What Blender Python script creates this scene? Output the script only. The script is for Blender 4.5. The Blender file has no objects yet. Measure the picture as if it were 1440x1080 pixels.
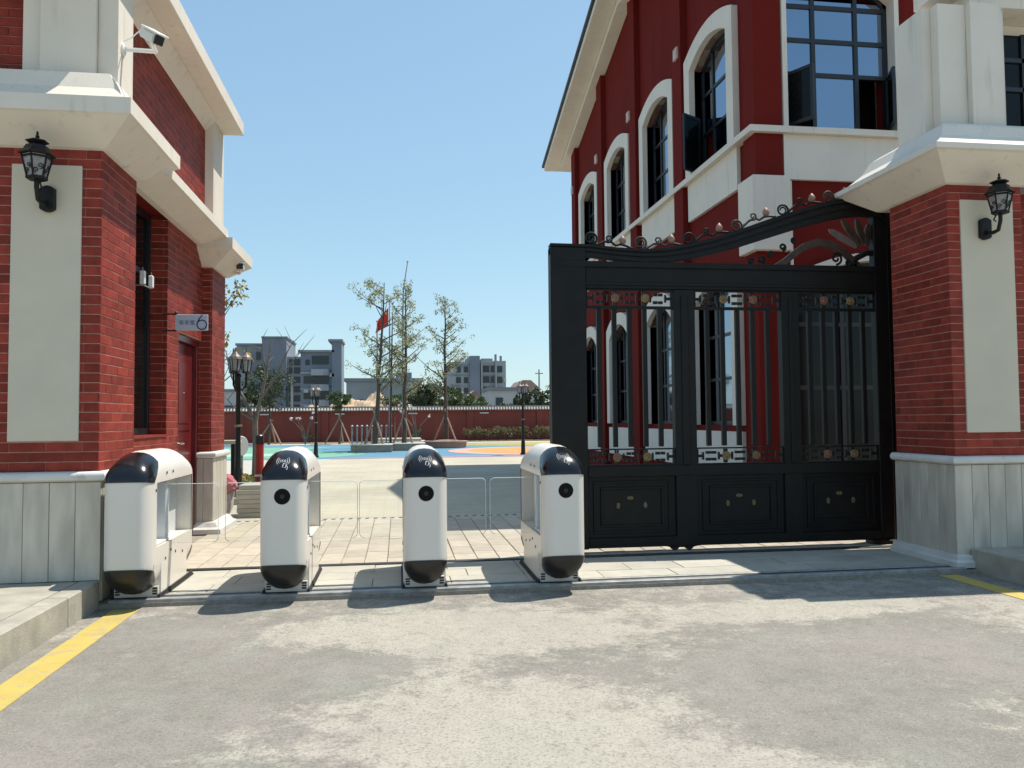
import bpy, bmesh, math, random
from mathutils import Vector, Matrix
rad = math.radians
random.seed(7)
sc = bpy.context.scene
COL = sc.collection

# ------------------------------------------------------------------ camera
cam_d = bpy.data.cameras.new("camera")
cam_d.sensor_width = 36.0
cam_d.lens = 36.0 * 1124.0 / 1440.0
cam_d.clip_end = 3000
cam = bpy.data.objects.new("camera", cam_d)
COL.objects.link(cam)
YAW, PIT, ROLL = rad(8.1), rad(2.475), rad(0.5)
fw = Vector((math.sin(YAW) * math.cos(PIT), math.cos(YAW) * math.cos(PIT), math.sin(PIT)))
r0 = Vector((math.cos(YAW), -math.sin(YAW), 0))
u0 = r0.cross(fw)
rt = r0 * math.cos(ROLL) - u0 * math.sin(ROLL)
up = u0 * math.cos(ROLL) + r0 * math.sin(ROLL)
cm = Matrix((rt, up, -fw)).transposed().to_4x4()
cm.translation = Vector((0, 0, 1.25))
cam.matrix_world = cm
sc.camera = cam

# ------------------------------------------------------------------ sky and sun
SUN_DIR = Vector((0.42, 0.15, 1.0)).normalized()          # towards the sun
SUN_EL = math.asin(SUN_DIR.z)
SUN_AZ = math.atan2(SUN_DIR.x, SUN_DIR.y)
w = bpy.data.worlds.new("World")
sc.world = w
w.use_nodes = True
nt = w.node_tree
sky = nt.nodes.new("ShaderNodeTexSky")
sky.sky_type = 'NISHITA'
sky.sun_disc = False
sky.sun_elevation = SUN_EL
sky.sun_rotation = SUN_AZ
sky.altitude = 100
sky.air_density = 1.0
sky.dust_density = 0.7
sky.ozone_density = 1.3
bg = nt.nodes["Background"]
bg.inputs["Strength"].default_value = 0.15
tint = nt.nodes.new("ShaderNodeVectorMath"); tint.operation = 'MULTIPLY'; tint.inputs[1].default_value = (1.27, 1.70, 2.16)
pw = nt.nodes.new("ShaderNodeVectorMath"); pw.operation = 'POWER'; pw.inputs[1].default_value = (0.60, 0.55, 0.45)
nt.links.new(sky.outputs[0], pw.inputs[0]); nt.links.new(pw.outputs[0], tint.inputs[0]); nt.links.new(tint.outputs[0], bg.inputs[0])
sun_d = bpy.data.lights.new("sun", 'SUN')
sun_d.energy = 5.0
sun_d.angle = rad(0.53)
sun_d.color = (1.0, 0.94, 0.84)
sun = bpy.data.objects.new("sun", sun_d)
COL.objects.link(sun)
sun.rotation_euler = (-SUN_DIR).to_track_quat('-Z', 'Y').to_euler()
sun.location = (20, 10, 40)
sc.view_settings.view_transform = 'Standard'
sc.view_settings.look = 'None'
sc.view_settings.exposure = 0.36
sc.view_settings.gamma = 1.0
sc.view_settings.use_curve_mapping = False

# ------------------------------------------------------------------ materials
def M(name, col, rough=0.6, var=0.12, vs=5.0, bump=0.0, bs=60.0, metal=0.0, rnd=0.0, coat=0.0, spec=0.5, stain=None, sz=(1, 1, 1)):
    m = bpy.data.materials.new(name)
    m.use_nodes = True
    n, l = m.node_tree.nodes, m.node_tree.links
    b = n["Principled BSDF"]
    b.inputs["Roughness"].default_value = rough
    b.inputs["Metallic"].default_value = metal
    b.inputs["Specular IOR Level"].default_value = spec
    b.inputs["Coat Weight"].default_value = coat
    tc = n.new("ShaderNodeTexCoord")
    mp = n.new("ShaderNodeMapping")
    mp.inputs["Scale"].default_value = sz
    l.new(tc.outputs["Object"], mp.inputs[0])
    src = mp.outputs[0]
    if rnd:                                    # every piece starts the pattern elsewhere
        oi = n.new("ShaderNodeObjectInfo")
        ad = n.new("ShaderNodeVectorMath"); ad.operation = 'ADD'
        sc_ = n.new("ShaderNodeMath"); sc_.operation = 'MULTIPLY'; sc_.inputs[1].default_value = 37.0
        l.new(oi.outputs["Random"], sc_.inputs[0])
        l.new(mp.outputs[0], ad.inputs[0]); l.new(sc_.outputs[0], ad.inputs[1])
        src = ad.outputs[0]
    nz = n.new("ShaderNodeTexNoise")
    nz.inputs["Scale"].default_value = vs
    nz.inputs["Detail"].default_value = 6
    l.new(src, nz.inputs["Vector"])
    rp = n.new("ShaderNodeValToRGB")
    rp.color_ramp.elements[0].position = 0.3
    rp.color_ramp.elements[1].position = 0.7
    c = Vector(col)
    rp.color_ramp.elements[0].color = (*(c * (1 - var)), 1)
    rp.color_ramp.elements[1].color = (*(c * (1 + var)), 1)
    l.new(nz.outputs["Fac"], rp.inputs[0])
    out = rp.outputs[0]
    if rnd:
        mr = n.new("ShaderNodeMapRange")
        mr.inputs[3].default_value = 1 - rnd; mr.inputs[4].default_value = 1 + rnd
        l.new(oi.outputs["Random"], mr.inputs[0])
        mx = n.new("ShaderNodeVectorMath"); mx.operation = 'SCALE'
        l.new(out, mx.inputs[0]); l.new(mr.outputs[0], mx.inputs["Scale"])
        out = mx.outputs[0]
    if stain:                                  # (colour, scale, threshold, (sx,sy,sz))
        mp2 = n.new("ShaderNodeMapping"); mp2.inputs["Scale"].default_value = stain[3]
        l.new(tc.outputs["Object"], mp2.inputs[0])
        n2 = n.new("ShaderNodeTexNoise"); n2.inputs["Scale"].default_value = stain[1]; n2.inputs["Detail"].default_value = 8
        n2.inputs["Roughness"].default_value = 0.65
        l.new(mp2.outputs[0], n2.inputs["Vector"])
        mr2 = n.new("ShaderNodeMapRange")
        mr2.inputs[1].default_value = stain[2]; mr2.inputs[2].default_value = stain[2] + 0.16
        l.new(n2.outputs["Fac"], mr2.inputs[0])
        mix = n.new("ShaderNodeMix"); mix.data_type = 'RGBA'
        l.new(mr2.outputs[0], mix.inputs[0]); l.new(out, mix.inputs[6])
        mix.inputs[7].default_value = (*stain[0], 1)
        out = mix.outputs[2]
    l.new(out, b.inputs["Base Color"])
    if bump:
        n3 = n.new("ShaderNodeTexNoise"); n3.inputs["Scale"].default_value = bs; n3.inputs["Detail"].default_value = 4
        l.new(src, n3.inputs["Vector"])
        bp = n.new("ShaderNodeBump"); bp.inputs["Strength"].default_value = bump; bp.inputs["Distance"].default_value = 0.01
        l.new(n3.outputs["Fac"], bp.inputs["Height"]); l.new(bp.outputs[0], b.inputs["Normal"])
    return m

m_brick = M("red_brick_tile", (0.232, 0.033, 0.020), 0.55, 0.26, 9, 0.35, 120, rnd=0.24, spec=0.2)
m_brick_many = M("red_brick_tile_many", (0.225, 0.030, 0.019), 0.55, 0.26, 7, 0.35, 120, spec=0.2)
_n, _l = m_brick_many.node_tree.nodes, m_brick_many.node_tree.links
_g = _n.new("ShaderNodeNewGeometry"); _r = _n.new("ShaderNodeMapRange"); _r.inputs[3].default_value = 0.76; _r.inputs[4].default_value = 1.24
_s = _n.new("ShaderNodeVectorMath"); _s.operation = 'SCALE'
_b = _n["Principled BSDF"]; _o = _b.inputs["Base Color"].links[0].from_socket
_l.new(_g.outputs["Random Per Island"], _r.inputs[0]); _l.new(_o, _s.inputs[0]); _l.new(_r.outputs[0], _s.inputs["Scale"]); _l.new(_s.outputs[0], _b.inputs["Base Color"])
m_mortar = M("pale_mortar", (0.40, 0.19, 0.145), 0.9, 0.2, 20)
m_white = M("white_stucco", (0.70, 0.64, 0.55), 0.7, 0.05, 2.0, 0.15, 90, stain=((0.56, 0.51, 0.43), 2.6, 0.56, (4, 4, 0.35)))
m_beige = M("beige_panel_paint", (0.58, 0.52, 0.41), 0.7, 0.04, 3, 0.12, 110)
m_marble = M("grey_marble", (0.50, 0.455, 0.38), 0.4, 0.20, 3.5, 0.05, 60, rnd=0.10, sz=(2.5, 2.5, 0.6), stain=((0.30, 0.29, 0.26), 2.4, 0.60, (3, 3, 0.7)))
m_marble_cap = M("pale_marble_moulding", (0.62, 0.60, 0.56), 0.4, 0.1, 4, 0.04, 60, stain=((0.42, 0.39, 0.33), 3.0, 0.58, (2, 2, 2)))
m_redwall = M("dark_red_wall_paint", (0.145, 0.0145, 0.011), 0.85, 0.07, 1.2, 0.12, 70, stain=((0.115, 0.0095, 0.007), 1.0, 0.54, (4, 4, 0.22)), spec=0.08)
m_sill = M("white_trim", (0.70, 0.63, 0.54), 0.65, 0.04, 2, 0.08, 90, stain=((0.50, 0.455, 0.39), 2.8, 0.58, (4, 4, 0.3)))
m_black = M("black_gate_paint", (0.0075, 0.0073, 0.0068), 0.5, 0.25, 6, 0.08, 150, spec=0.25)
m_iron = M("black_iron", (0.008, 0.0075, 0.007), 0.5, 0.2, 9, 0.1, 150, spec=0.3)
m_copper = M("brushed_copper_paint", (0.20, 0.095, 0.055), 0.5, 0.3, 30, metal=0.3)
m_brass = M("aged_brass_paint", (0.19, 0.13, 0.055), 0.5, 0.3, 30, metal=0.3)
m_wframe = M("dark_window_frame", (0.014, 0.015, 0.018), 0.4, 0.1)
m_glass = M("dark_reflective_glazing", (0.26, 0.33, 0.42), 0.04, 0.03, 0.7, metal=1.0)
m_glass_dark = M("dark_glazing", (0.006, 0.007, 0.007), 0.08, 0.1, spec=0.2)
m_pwhite = M("white_powder_coat", (0.70, 0.65, 0.585), 0.28, 0.015, 3, 0.02, 200, spec=0.5)
m_pgrey = M("satin_inner_panel", (0.60, 0.63, 0.64), 0.35, 0.04, 4)
m_dome = M("glossy_black_dome", (0.007, 0.008, 0.011), 0.2, 0.1, 4, coat=0.0, spec=0.45)
m_blackplastic = M("matt_black_plastic", (0.014, 0.013, 0.012), 0.35, 0.15)
m_lens = M("black_lens_cover", (0.0025, 0.0025, 0.003), 0.35, 0.05, spec=0.15)
m_rubber = M("black_rubber", (0.02, 0.02, 0.02), 0.8, 0.2)
m_print = M("white_print", (0.55, 0.56, 0.57), 0.5, 0.02)
m_edge = M("polished_glass_edge", (0.80, 0.85, 0.83), 0.2, 0.03)
m_door = M("dark_red_door", (0.115, 0.012, 0.012), 0.3, 0.2, 5, 0.05, 80)
m_metal = M("brushed_steel", (0.55, 0.55, 0.54), 0.3, 0.08, 20, metal=1.0)
m_steel_dull = M("dull_galvanised_steel", (0.30, 0.30, 0.29), 0.55, 0.25, 12, metal=0.35)
m_rail = M("dark_track_steel", (0.05, 0.05, 0.047), 0.5, 0.3, 10, metal=0.4)
m_camwhite = M("camera_shell_white", (0.72, 0.72, 0.70), 0.4, 0.03)
m_signface = M("pale_blue_grey_sign", (0.50, 0.53, 0.62), 0.35, 0.02)
m_ink = M("navy_sign_ink", (0.02, 0.035, 0.12), 0.4, 0.02)
m_kerb = M("concrete_kerb", (0.34, 0.315, 0.26), 0.85, 0.22, 5, 0.3, 90, stain=((0.26, 0.25, 0.21), 3.0, 0.56, (1, 1, 1)))
m_yellow = M("worn_yellow_paint", (0.46, 0.35, 0.085), 0.8, 0.08, 6, 0.3, 120, stain=((0.36, 0.30, 0.17), 13.0, 0.50, (1, 1, 1)))
m_slab = M("pale_stone_slab", (0.40, 0.38, 0.32), 0.75, 0.1, 5, 0.2, 100, rnd=0.08, stain=((0.36, 0.35, 0.30), 4, 0.6, (1, 1, 1)))
m_paver = M("cream_paver", (0.39, 0.345, 0.275), 0.85, 0.09, 9, 0.25, 110, rnd=0.12)
m_joint = M("sandy_joint", (0.26, 0.23, 0.185), 0.95, 0.2, 30)
m_perim = M("red_perimeter_paint", (0.20, 0.042, 0.030), 0.75, 0.12, 0.8, 0.1, 40, stain=((0.17, 0.04, 0.028), 0.9, 0.56, (1, 1, 0.4)))
m_tiledark = M("dark_roof_tile", (0.055, 0.055, 0.06), 0.6, 0.3, 6)
m_tilepale = M("pale_eave_tile", (0.42, 0.41, 0.385), 0.7, 0.15, 6)
m_bark = M("grey_bark", (0.085, 0.068, 0.052), 0.9, 0.3, 14, 0.6, 50)
m_barkpale = M("pale_twig_bark", (0.17, 0.14, 0.11), 0.9, 0.25, 14, 0.4, 50)
m_stake = M("weathered_stake_wood", (0.30, 0.20, 0.14), 0.85, 0.25, 12, 0.3, 60)
m_planter = M("tan_planter_stone", (0.33, 0.27, 0.21), 0.85, 0.15, 5, 0.2, 60)
m_soil = M("dry_soil", (0.20, 0.15, 0.10), 0.95, 0.3, 4, 0.5, 20)
m_lawn = M("dry_lawn_soil", (0.13, 0.14, 0.05), 0.95, 0.4, 3, 0.6, 60)
m_grass = M("grass_blades", (0.10, 0.13, 0.035), 0.8, 0.35, 2)
m_flag = M("red_flag_cloth", (0.62, 0.035, 0.025), 0.7, 0.1)
m_flagstar = M("yellow_flag_star", (0.75, 0.55, 0.04), 0.7, 0.05)
m_gold = M("old_gold_paint", (0.20, 0.15, 0.08), 0.5, 0.2, 30, metal=0.3)
m_rusty = M("weathered_copper_cap", (0.17, 0.135, 0.12), 0.5, 0.25, 20, metal=0.3)
m_bud = M("pinkish_copper_bud", (0.26, 0.15, 0.115), 0.5, 0.3, 25)
m_bronze = M("dark_bronze_scroll", (0.045, 0.026, 0.018), 0.45, 0.4, 14, 0.1, 120)
m_redpost = M("red_enamel", (0.33, 0.018, 0.016), 0.35, 0.15)
m_bag = M("pink_red_sack", (0.42, 0.11, 0.13), 0.8, 0.2, 20, 0.4, 30)
m_bagpale = M("pale_sack_plastic", (0.55, 0.50, 0.50), 0.7, 0.2, 20, 0.4, 30)
m_toy = M("yellow_plastic", (0.60, 0.45, 0.03), 0.5, 0.1)
m_conc = M("far_grey_concrete", (0.25, 0.265, 0.28), 0.85, 0.12, 0.25, stain=((0.14, 0.155, 0.18), 0.35, 0.55, (1, 1, 0.3)))
m_conc2 = M("far_blue_grey_render", (0.19, 0.215, 0.255), 0.85, 0.12, 0.25, stain=((0.14, 0.165, 0.205), 0.35, 0.55, (1, 1, 0.3)))
m_conc3 = M("far_pale_grey_render", (0.33, 0.345, 0.355), 0.85, 0.1, 0.2, stain=((0.20, 0.215, 0.235), 0.4, 0.55, (1, 1, 0.25)))
m_house = M("pale_house_render", (0.42, 0.43, 0.43), 0.8, 0.1, 0.5)
m_farwin = M("far_window_glass", (0.018, 0.024, 0.032), 0.15, 0.2, 0.4)
m_roofred = M("faded_clay_roof", (0.34, 0.22, 0.17), 0.8, 0.2, 1.5)
m_mound = M("bare_earth_mound", (0.42, 0.31, 0.20), 0.95, 0.25, 0.7, 0.8, 2)
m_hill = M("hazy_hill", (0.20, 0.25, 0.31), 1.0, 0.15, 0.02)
m_ground = M("bare_ground", (0.22, 0.20, 0.16), 0.95, 0.2, 0.1)
m_roof = M("grey_roof_sheet", (0.20, 0.20, 0.21), 0.7, 0.15, 2)

def leafmat(name, a, b, trans=0.35):
    m = bpy.data.materials.new(name); m.use_nodes = True
    n, l = m.node_tree.nodes, m.node_tree.links
    p = n["Principled BSDF"]; p.inputs["Roughness"].default_value = 0.55
    g = n.new("ShaderNodeNewGeometry")
    r = n.new("ShaderNodeValToRGB")
    r.color_ramp.elements[0].color = (*a, 1); r.color_ramp.elements[1].color = (*b, 1)
    l.new(g.outputs["Random Per Island"], r.inputs[0]); l.new(r.outputs[0], p.inputs["Base Color"])
    t = n.new("ShaderNodeBsdfTranslucent"); l.new(r.outputs[0], t.inputs[0])
    mx = n.new("ShaderNodeMixShader"); mx.inputs[0].default_value = trans
    l.new(p.outputs[0], mx.inputs[1]); l.new(t.outputs[0], mx.inputs[2])
    l.new(mx.outputs[0], n["Material Output"].inputs[0])
    return m
m_leafgink = leafmat("ginkgo_leaves", (0.16, 0.18, 0.085), (0.42, 0.42, 0.25), 0.5)
m_leafdark = leafmat("dark_evergreen_leaves", (0.018, 0.028, 0.012), (0.075, 0.095, 0.035), 0.25)
m_leafmid = leafmat("mid_green_leaves", (0.035, 0.06, 0.02), (0.12, 0.15, 0.055), 0.35)
m_leafyellow = leafmat("yellowing_leaves", (0.10, 0.10, 0.03), (0.42, 0.30, 0.06), 0.4)
m_leafolive = leafmat("olive_shrub_leaves", (0.06, 0.06, 0.025), (0.22, 0.20, 0.09), 0.35)
m_flower = leafmat("white_blossom", (0.6, 0.55, 0.52), (0.8, 0.76, 0.72), 0.3)

def clearglass():
    m = bpy.data.materials.new("clear_wing_glass"); m.use_nodes = True
    n, l = m.node_tree.nodes, m.node_tree.links
    n.remove(n["Principled BSDF"])
    t = n.new("ShaderNodeBsdfTransparent"); t.inputs[0].default_value = (0.985, 0.995, 0.99, 1)
    g = n.new("ShaderNodeBsdfGlossy"); g.inputs["Roughness"].default_value = 0.02
    f = n.new("ShaderNodeFresnel"); f.inputs[0].default_value = 1.45
    mx = n.new("ShaderNodeMixShader")
    l.new(f.outputs[0], mx.inputs[0]); l.new(t.outputs[0], mx.inputs[1]); l.new(g.outputs[0], mx.inputs[2])
    l.new(mx.outputs[0], n["Material Output"].inputs[0])
    return m
m_clear = clearglass()
def lampglass():
    m = M("frosted_lantern_glass", (0.45, 0.46, 0.46), 0.25, 0.2, 30)
    b = m.node_tree.nodes["Principled BSDF"]
    b.inputs["Transmission Weight"].default_value = 0.5
    return m
m_lampglass = lampglass()

def roadmat():
    m = bpy.data.materials.new("worn_cement_road"); m.use_nodes = True
    n, l = m.node_tree.nodes, m.node_tree.links
    b = n["Principled BSDF"]; b.inputs["Roughness"].default_value = 0.9
    tc = n.new("ShaderNodeTexCoord")
    def noise(scale, detail, rough=0.5, sx=(1, 1, 1), dist=0.0):
        mp = n.new("ShaderNodeMapping"); mp.inputs["Scale"].default_value = sx
        l.new(tc.outputs["Object"], mp.inputs[0])
        z = n.new("ShaderNodeTexNoise"); z.inputs["Scale"].default_value = scale; z.inputs["Detail"].default_value = detail
        z.inputs["Roughness"].default_value = rough; z.inputs["Distortion"].default_value = dist
        l.new(mp.outputs[0], z.inputs["Vector"]); return z.outputs["Fac"]
    def math_(op, a, c):
        z = n.new("ShaderNodeMath"); z.operation = op
        for i, v in enumerate((a, c)):
            if isinstance(v, (int, float)): z.inputs[i].default_value = v
            else: l.new(v, z.inputs[i])
        return z.outputs[0]
    def rng(v, a, c, lo=0.0, hi=1.0):
        z = n.new("ShaderNodeMapRange"); z.inputs[1].default_value = a; z.inputs[2].default_value = c
        z.inputs[3].default_value = lo; z.inputs[4].default_value = hi
        l.new(v, z.inputs[0]); return z.outputs[0]
    def mixc(f, a, c):
        z = n.new("ShaderNodeMix"); z.data_type = 'RGBA'
        l.new(f, z.inputs[0])
        for i, v in ((6, a), (7, c)):
            if isinstance(v, tuple): z.inputs[i].default_value = (*v, 1)
            else: l.new(v, z.inputs[i])
        return z.outputs[2]
    sep = n.new("ShaderNodeSeparateXYZ"); l.new(tc.outputs["Object"], sep.inputs[0])
    # worn-through patches, each an ellipse with a ragged rim: (x, y, rx, ry, weight)
    acc = None
    for (px, py, rx, ry, wt) in ((0.35, 4.95, 1.15, 0.50, 0.30), (0.5, 3.2, 0.75, 0.75, 0.30), (-1.0, 2.3, 0.9, 0.5, 0.2), (4.6, 4.3, 0.9, 0.9, 0.26),
                                 (1.1, 2.4, 0.8, 0.6, 0.28), (2.6, 5.1, 0.9, 0.28, 0.30), (-1.5, 4.0, 0.7, 1.3, -0.20), (1.9, 3.5, 0.55, 0.75, -0.22), (2.9, 4.2, 0.8, 0.7, -0.16),
                                 (-0.55, 4.3, 0.5, 0.5, -0.22), (2.8, 2.5, 0.9, 0.7, -0.08), (-1.2, 5.3, 0.6, 0.35, -0.12)):
        dx = math_('MULTIPLY', math_('SUBTRACT', sep.outputs[0], px), 1 / rx)
        dy = math_('MULTIPLY', math_('SUBTRACT', sep.outputs[1], py), 1 / ry)
        d = math_('ADD', math_('MULTIPLY', dx, dx), math_('MULTIPLY', dy, dy))
        e = math_('MULTIPLY', rng(d, 0.0, 1.6, 1.0, 0.0), wt)
        acc = e if acc is None else math_('ADD', acc, e)
    big = noise(1.5, 14, 0.78, (1, 1.25, 1), 0.25)
    mid = noise(7.0, 10, 0.8)
    rag = math_('ADD', math_('MULTIPLY', math_('SUBTRACT', mid, 0.5), 0.70), math_('MULTIPLY', math_('SUBTRACT', noise(30, 8, 0.85), 0.5), 0.55))
    f = rng(math_('ADD', math_('ADD', big, acc), rag), 0.435, 0.60)
    fine = noise(70, 5, 0.75)
    spk = noise(190, 3, 0.6)
    worn = mixc(rng(mid, 0.35, 0.65), (0.315, 0.29, 0.24), (0.395, 0.368, 0.308))
    tar = mixc(rng(mid, 0.35, 0.65), (0.165, 0.155, 0.133), (0.235, 0.22, 0.19))
    c = mixc(f, tar, worn)
    c = mixc(rng(noise(1.1, 6, 0.6), 0.45, 0.62, 0, 0.35), c, (0.30, 0.262, 0.245))
    c = mixc(rng(noise(1.7, 6, 0.6, (1, 1, 3)), 0.52, 0.66, 0, 0.30), c, (0.27, 0.285, 0.235))
    c = mixc(rng(noise(16, 8, 0.75), 0.55, 0.68, 0, 0.6), c, (0.14, 0.128, 0.105))
    c = mixc(rng(noise(34, 8, 0.8, (1, 1.3, 1), 0.4), 0.58, 0.70, 0, 0.5), c, (0.12, 0.108, 0.092))
    c = mixc(rng(noise(23, 8, 0.8), 0.60, 0.72, 0, 0.5), c, (0.43, 0.40, 0.345))
    c = mixc(rng(fine, 0.50, 0.66, 0, 0.7), c, (0.105, 0.097, 0.085))
    c = mixc(rng(spk, 0.58, 0.70, 0, 0.6), c, (0.48, 0.45, 0.40))
    l.new(c, b.inputs["Base Color"])
    h = math_('ADD', math_('MULTIPLY', fine, 0.5), math_('ADD', math_('MULTIPLY', spk, 0.35), math_('MULTIPLY', f, 0.5)))
    bp = n.new("ShaderNodeBump"); bp.inputs["Strength"].default_value = 0.55; bp.inputs["Distance"].default_value = 0.008
    l.new(h, bp.inputs["Height"]); l.new(bp.outputs[0], b.inputs["Normal"])
    return m
m_road = roadmat()

def brickpattern(name, c1, c2, mort, bw, bh, ms, rough=0.85, sc1=1.0):
    m = bpy.data.materials.new(name); m.use_nodes = True
    n, l = m.node_tree.nodes, m.node_tree.links
    b = n["Principled BSDF"]; b.inputs["Roughness"].default_value = rough
    tc = n.new("ShaderNodeTexCoord")
    t = n.new("ShaderNodeTexBrick")
    t.inputs["Scale"].default_value = sc1; t.inputs["Brick Width"].default_value = bw; t.inputs["Row Height"].default_value = bh
    t.inputs["Mortar Size"].default_value = ms; t.inputs["Color1"].default_value = (*c1, 1); t.inputs["Color2"].default_value = (*c2, 1); t.inputs["Mortar"].default_value = (*mort, 1)
    l.new(tc.outputs["Object"], t.inputs["Vector"])
    z = n.new("ShaderNodeTexNoise"); z.inputs["Scale"].default_value = 0.6; z.inputs["Detail"].default_value = 8
    l.new(tc.outputs["Object"], z.inputs["Vector"])
    mr = n.new("ShaderNodeMapRange"); mr.inputs[1].default_value = 0.3; mr.inputs[2].default_value = 0.7; mr.inputs[3].default_value = 0.85; mr.inputs[4].default_value = 1.1
    l.new(z.outputs["Fac"], mr.inputs[0])
    s = n.new("ShaderNodeVectorMath"); s.operation = 'SCALE'
    l.new(t.outputs["Color"], s.inputs[0]); l.new(mr.outputs[0], s.inputs["Scale"]); l.new(s.outputs[0], b.inputs["Base Color"])
    bp = n.new("ShaderNodeBump"); bp.inputs["Strength"].default_value = 0.4; bp.inputs["Distance"].default_value = 0.004
    l.new(t.outputs["Fac"], bp.inputs["Height"]); bp.invert = True
    l.new(bp.outputs[0], b.inputs["Normal"])
    return m
m_court = brickpattern("far_cream_paving", (0.44, 0.395, 0.30), (0.40, 0.36, 0.275), (0.34, 0.30, 0.24), 0.4, 0.2, 0.006)
def play(name, col): return M(name, col, 0.9, 0.08, 1.5, 0.2, 80)

# ------------------------------------------------------------------ helpers
ORG = {}
class MB:
    def __init__(self): self.v = []; self.f = []
    def add(self, vs, fs):
        o = len(self.v); self.v += [tuple(p) for p in vs]; self.f += [tuple(i + o for i in f) for f in fs]; return self
    def box(self, x0, x1, y0, y1, z0, z1, m=None):
        vs = [Vector((x, y, z)) for x in (x0, x1) for y in (y0, y1) for z in (z0, z1)]
        if m: vs = [m @ p for p in vs]
        return self.add(vs, [(0, 1, 3, 2), (4, 6, 7, 5), (0, 4, 5, 1), (2, 3, 7, 6), (0, 2, 6, 4), (1, 5, 7, 3)])
    def prism(self, pts, axis, a, b):
        """pts: 2-D polygon; axis 'y': pts are (x,z); axis 'x': (y,z); axis 'z': (x,y)"""
        def p3(p, t): return {'y': (p[0], t, p[1]), 'x': (t, p[0], p[1]), 'z': (p[0], p[1], t)}[axis]
        n = len(pts)
        vs = [p3(p, a) for p in pts] + [p3(p, b) for p in pts]
        fs = [tuple(range(n)), tuple(range(2 * n - 1, n - 1, -1))] + [(i, i + n, (i + 1) % n + n, (i + 1) % n) for i in range(n)]
        return self.add(vs, fs)
    def strip(self, top, bot, y0, y1):
        """a band in the XZ plane between two equally long point lists"""
        n = len(top)
        vs = []
        for (x, z), (x2, z2) in zip(top, bot): vs += [(x, y0, z), (x, y1, z), (x2, y1, z2), (x2, y0, z2)]
        fs = [(0, 1, 2, 3), tuple(4 * (n - 1) + i for i in (3, 2, 1, 0))]
        for i in range(n - 1):
            a = 4 * i
            for k in range(4): fs.append((a + k, a + 4 + k, a + 4 + (k + 1) % 4, a + (k + 1) % 4))
        return self.add(vs, fs)
    def tube(self, pts, r, n=8, cap=True):
        pts = [Vector(p) for p in pts]; k = len(pts)
        rs = list(r) if isinstance(r, (list, tuple)) else [r] * k
        t0 = (pts[1] - pts[0]).normalized()
        a = Vector((0, 0, 1)) if abs(t0.z) < 0.9 else Vector((1, 0, 0))
        nrm = (a - t0 * a.dot(t0)).normalized()
        vs = []
        for i, p in enumerate(pts):
            t = (pts[min(i + 1, k - 1)] - pts[max(i - 1, 0)]).normalized()
            nrm = (nrm - t * nrm.dot(t)).normalized()
            bn = t.cross(nrm)
            for j in range(n):
                q = 2 * math.pi * j / n
                vs.append(p + (nrm * math.cos(q) + bn * math.sin(q)) * rs[i])
        fs = [(i * n + j, i * n + (j + 1) % n, (i + 1) * n + (j + 1) % n, (i + 1) * n + j) for i in range(k - 1) for j in range(n)]
        if cap: fs += [tuple(range(n - 1, -1, -1)), tuple((k - 1) * n + j for j in range(n))]
        return self.add(vs, fs)
    def lathe(self, prof, c=(0, 0, 0), n=16, m=None, rot=0.0):
        """prof: [(r, z)] bottom to top"""
        vs = []
        for r, z in prof:
            for j in range(n):
                q = 2 * math.pi * j / n + rot
                p = Vector((max(r, 1e-4) * math.cos(q), max(r, 1e-4) * math.sin(q), z))
                if m: p = m @ p
                vs.append(p + Vector(c))
        k = len(prof)
        fs = [(i * n + j, i * n + (j + 1) % n, (i + 1) * n + (j + 1) % n, (i + 1) * n + j) for i in range(k - 1) for j in range(n)]
        fs += [tuple(range(n - 1, -1, -1)), tuple((k - 1) * n + j for j in range(n))]
        return self.add(vs, fs)
    def sweep(self, prof, path, side=1):
        """prof: closed [(out, z)]; path: plan polyline; out is to the right of travel (side=1) with mitred corners"""
        P = [Vector(p) for p in path]; k = len(P); n = len(prof); vs = []
        for i in range(k):
            d1 = (P[i] - P[i - 1]).normalized() if i else (P[1] - P[0]).normalized()
            d2 = (P[i + 1] - P[i]).normalized() if i < k - 1 else d1
            n1 = Vector((d1.y, -d1.x)) * side; n2 = Vector((d2.y, -d2.x)) * side
            b = (n1 + n2); b = b / max(b.dot(n1), 1e-6) if b.length > 1e-6 else n1
            for o, z in prof: vs.append((P[i].x + b.x * o, P[i].y + b.y * o, z))
        fs = [(i * n + j, i * n + (j + 1) % n, (i + 1) * n + (j + 1) % n, (i + 1) * n + j) for i in range(k - 1) for j in range(n)]
        fs += [tuple(range(n - 1, -1, -1)), tuple((k - 1) * n + j for j in range(n))]
        return self.add(vs, fs)
    def build(self, name, mat, parent=None, origin=None, bevel=0.0, smooth=False, seg=1, kind=None):
        if parent is not None: org = ORG[parent.name]
        else: org = Vector(origin) if origin is not None else Vector((0, 0, 0))
        me = bpy.data.meshes.new(name)
        me.from_pydata([tuple(Vector(p) - org) for p in self.v], [], self.f)
        bm = bmesh.new(); bm.from_mesh(me)
        bmesh.ops.recalc_face_normals(bm, faces=bm.faces)
        if bevel: bmesh.ops.bevel(bm, geom=[e for e in bm.edges if len(e.link_faces) == 2 and e.calc_face_angle(0) > 0.5], offset=bevel, segments=seg, affect='EDGES', clamp_overlap=True)
        bm.to_mesh(me); bm.free()
        if smooth:
            for p in me.polygons: p.use_smooth = True
            me.set_sharp_from_angle(angle=rad(40))
        me.materials.append(mat)
        o = bpy.data.objects.new(name, me); COL.objects.link(o)
        ORG[o.name] = org.copy()
        if parent is not None: o.parent = parent
        else: o.location = org
        if kind: o["kind"] = kind
        return o
def tag(o, label, cat, group=None):
    o["label"] = label; o["category"] = cat
    if group: o["group"] = group
    return o
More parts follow.
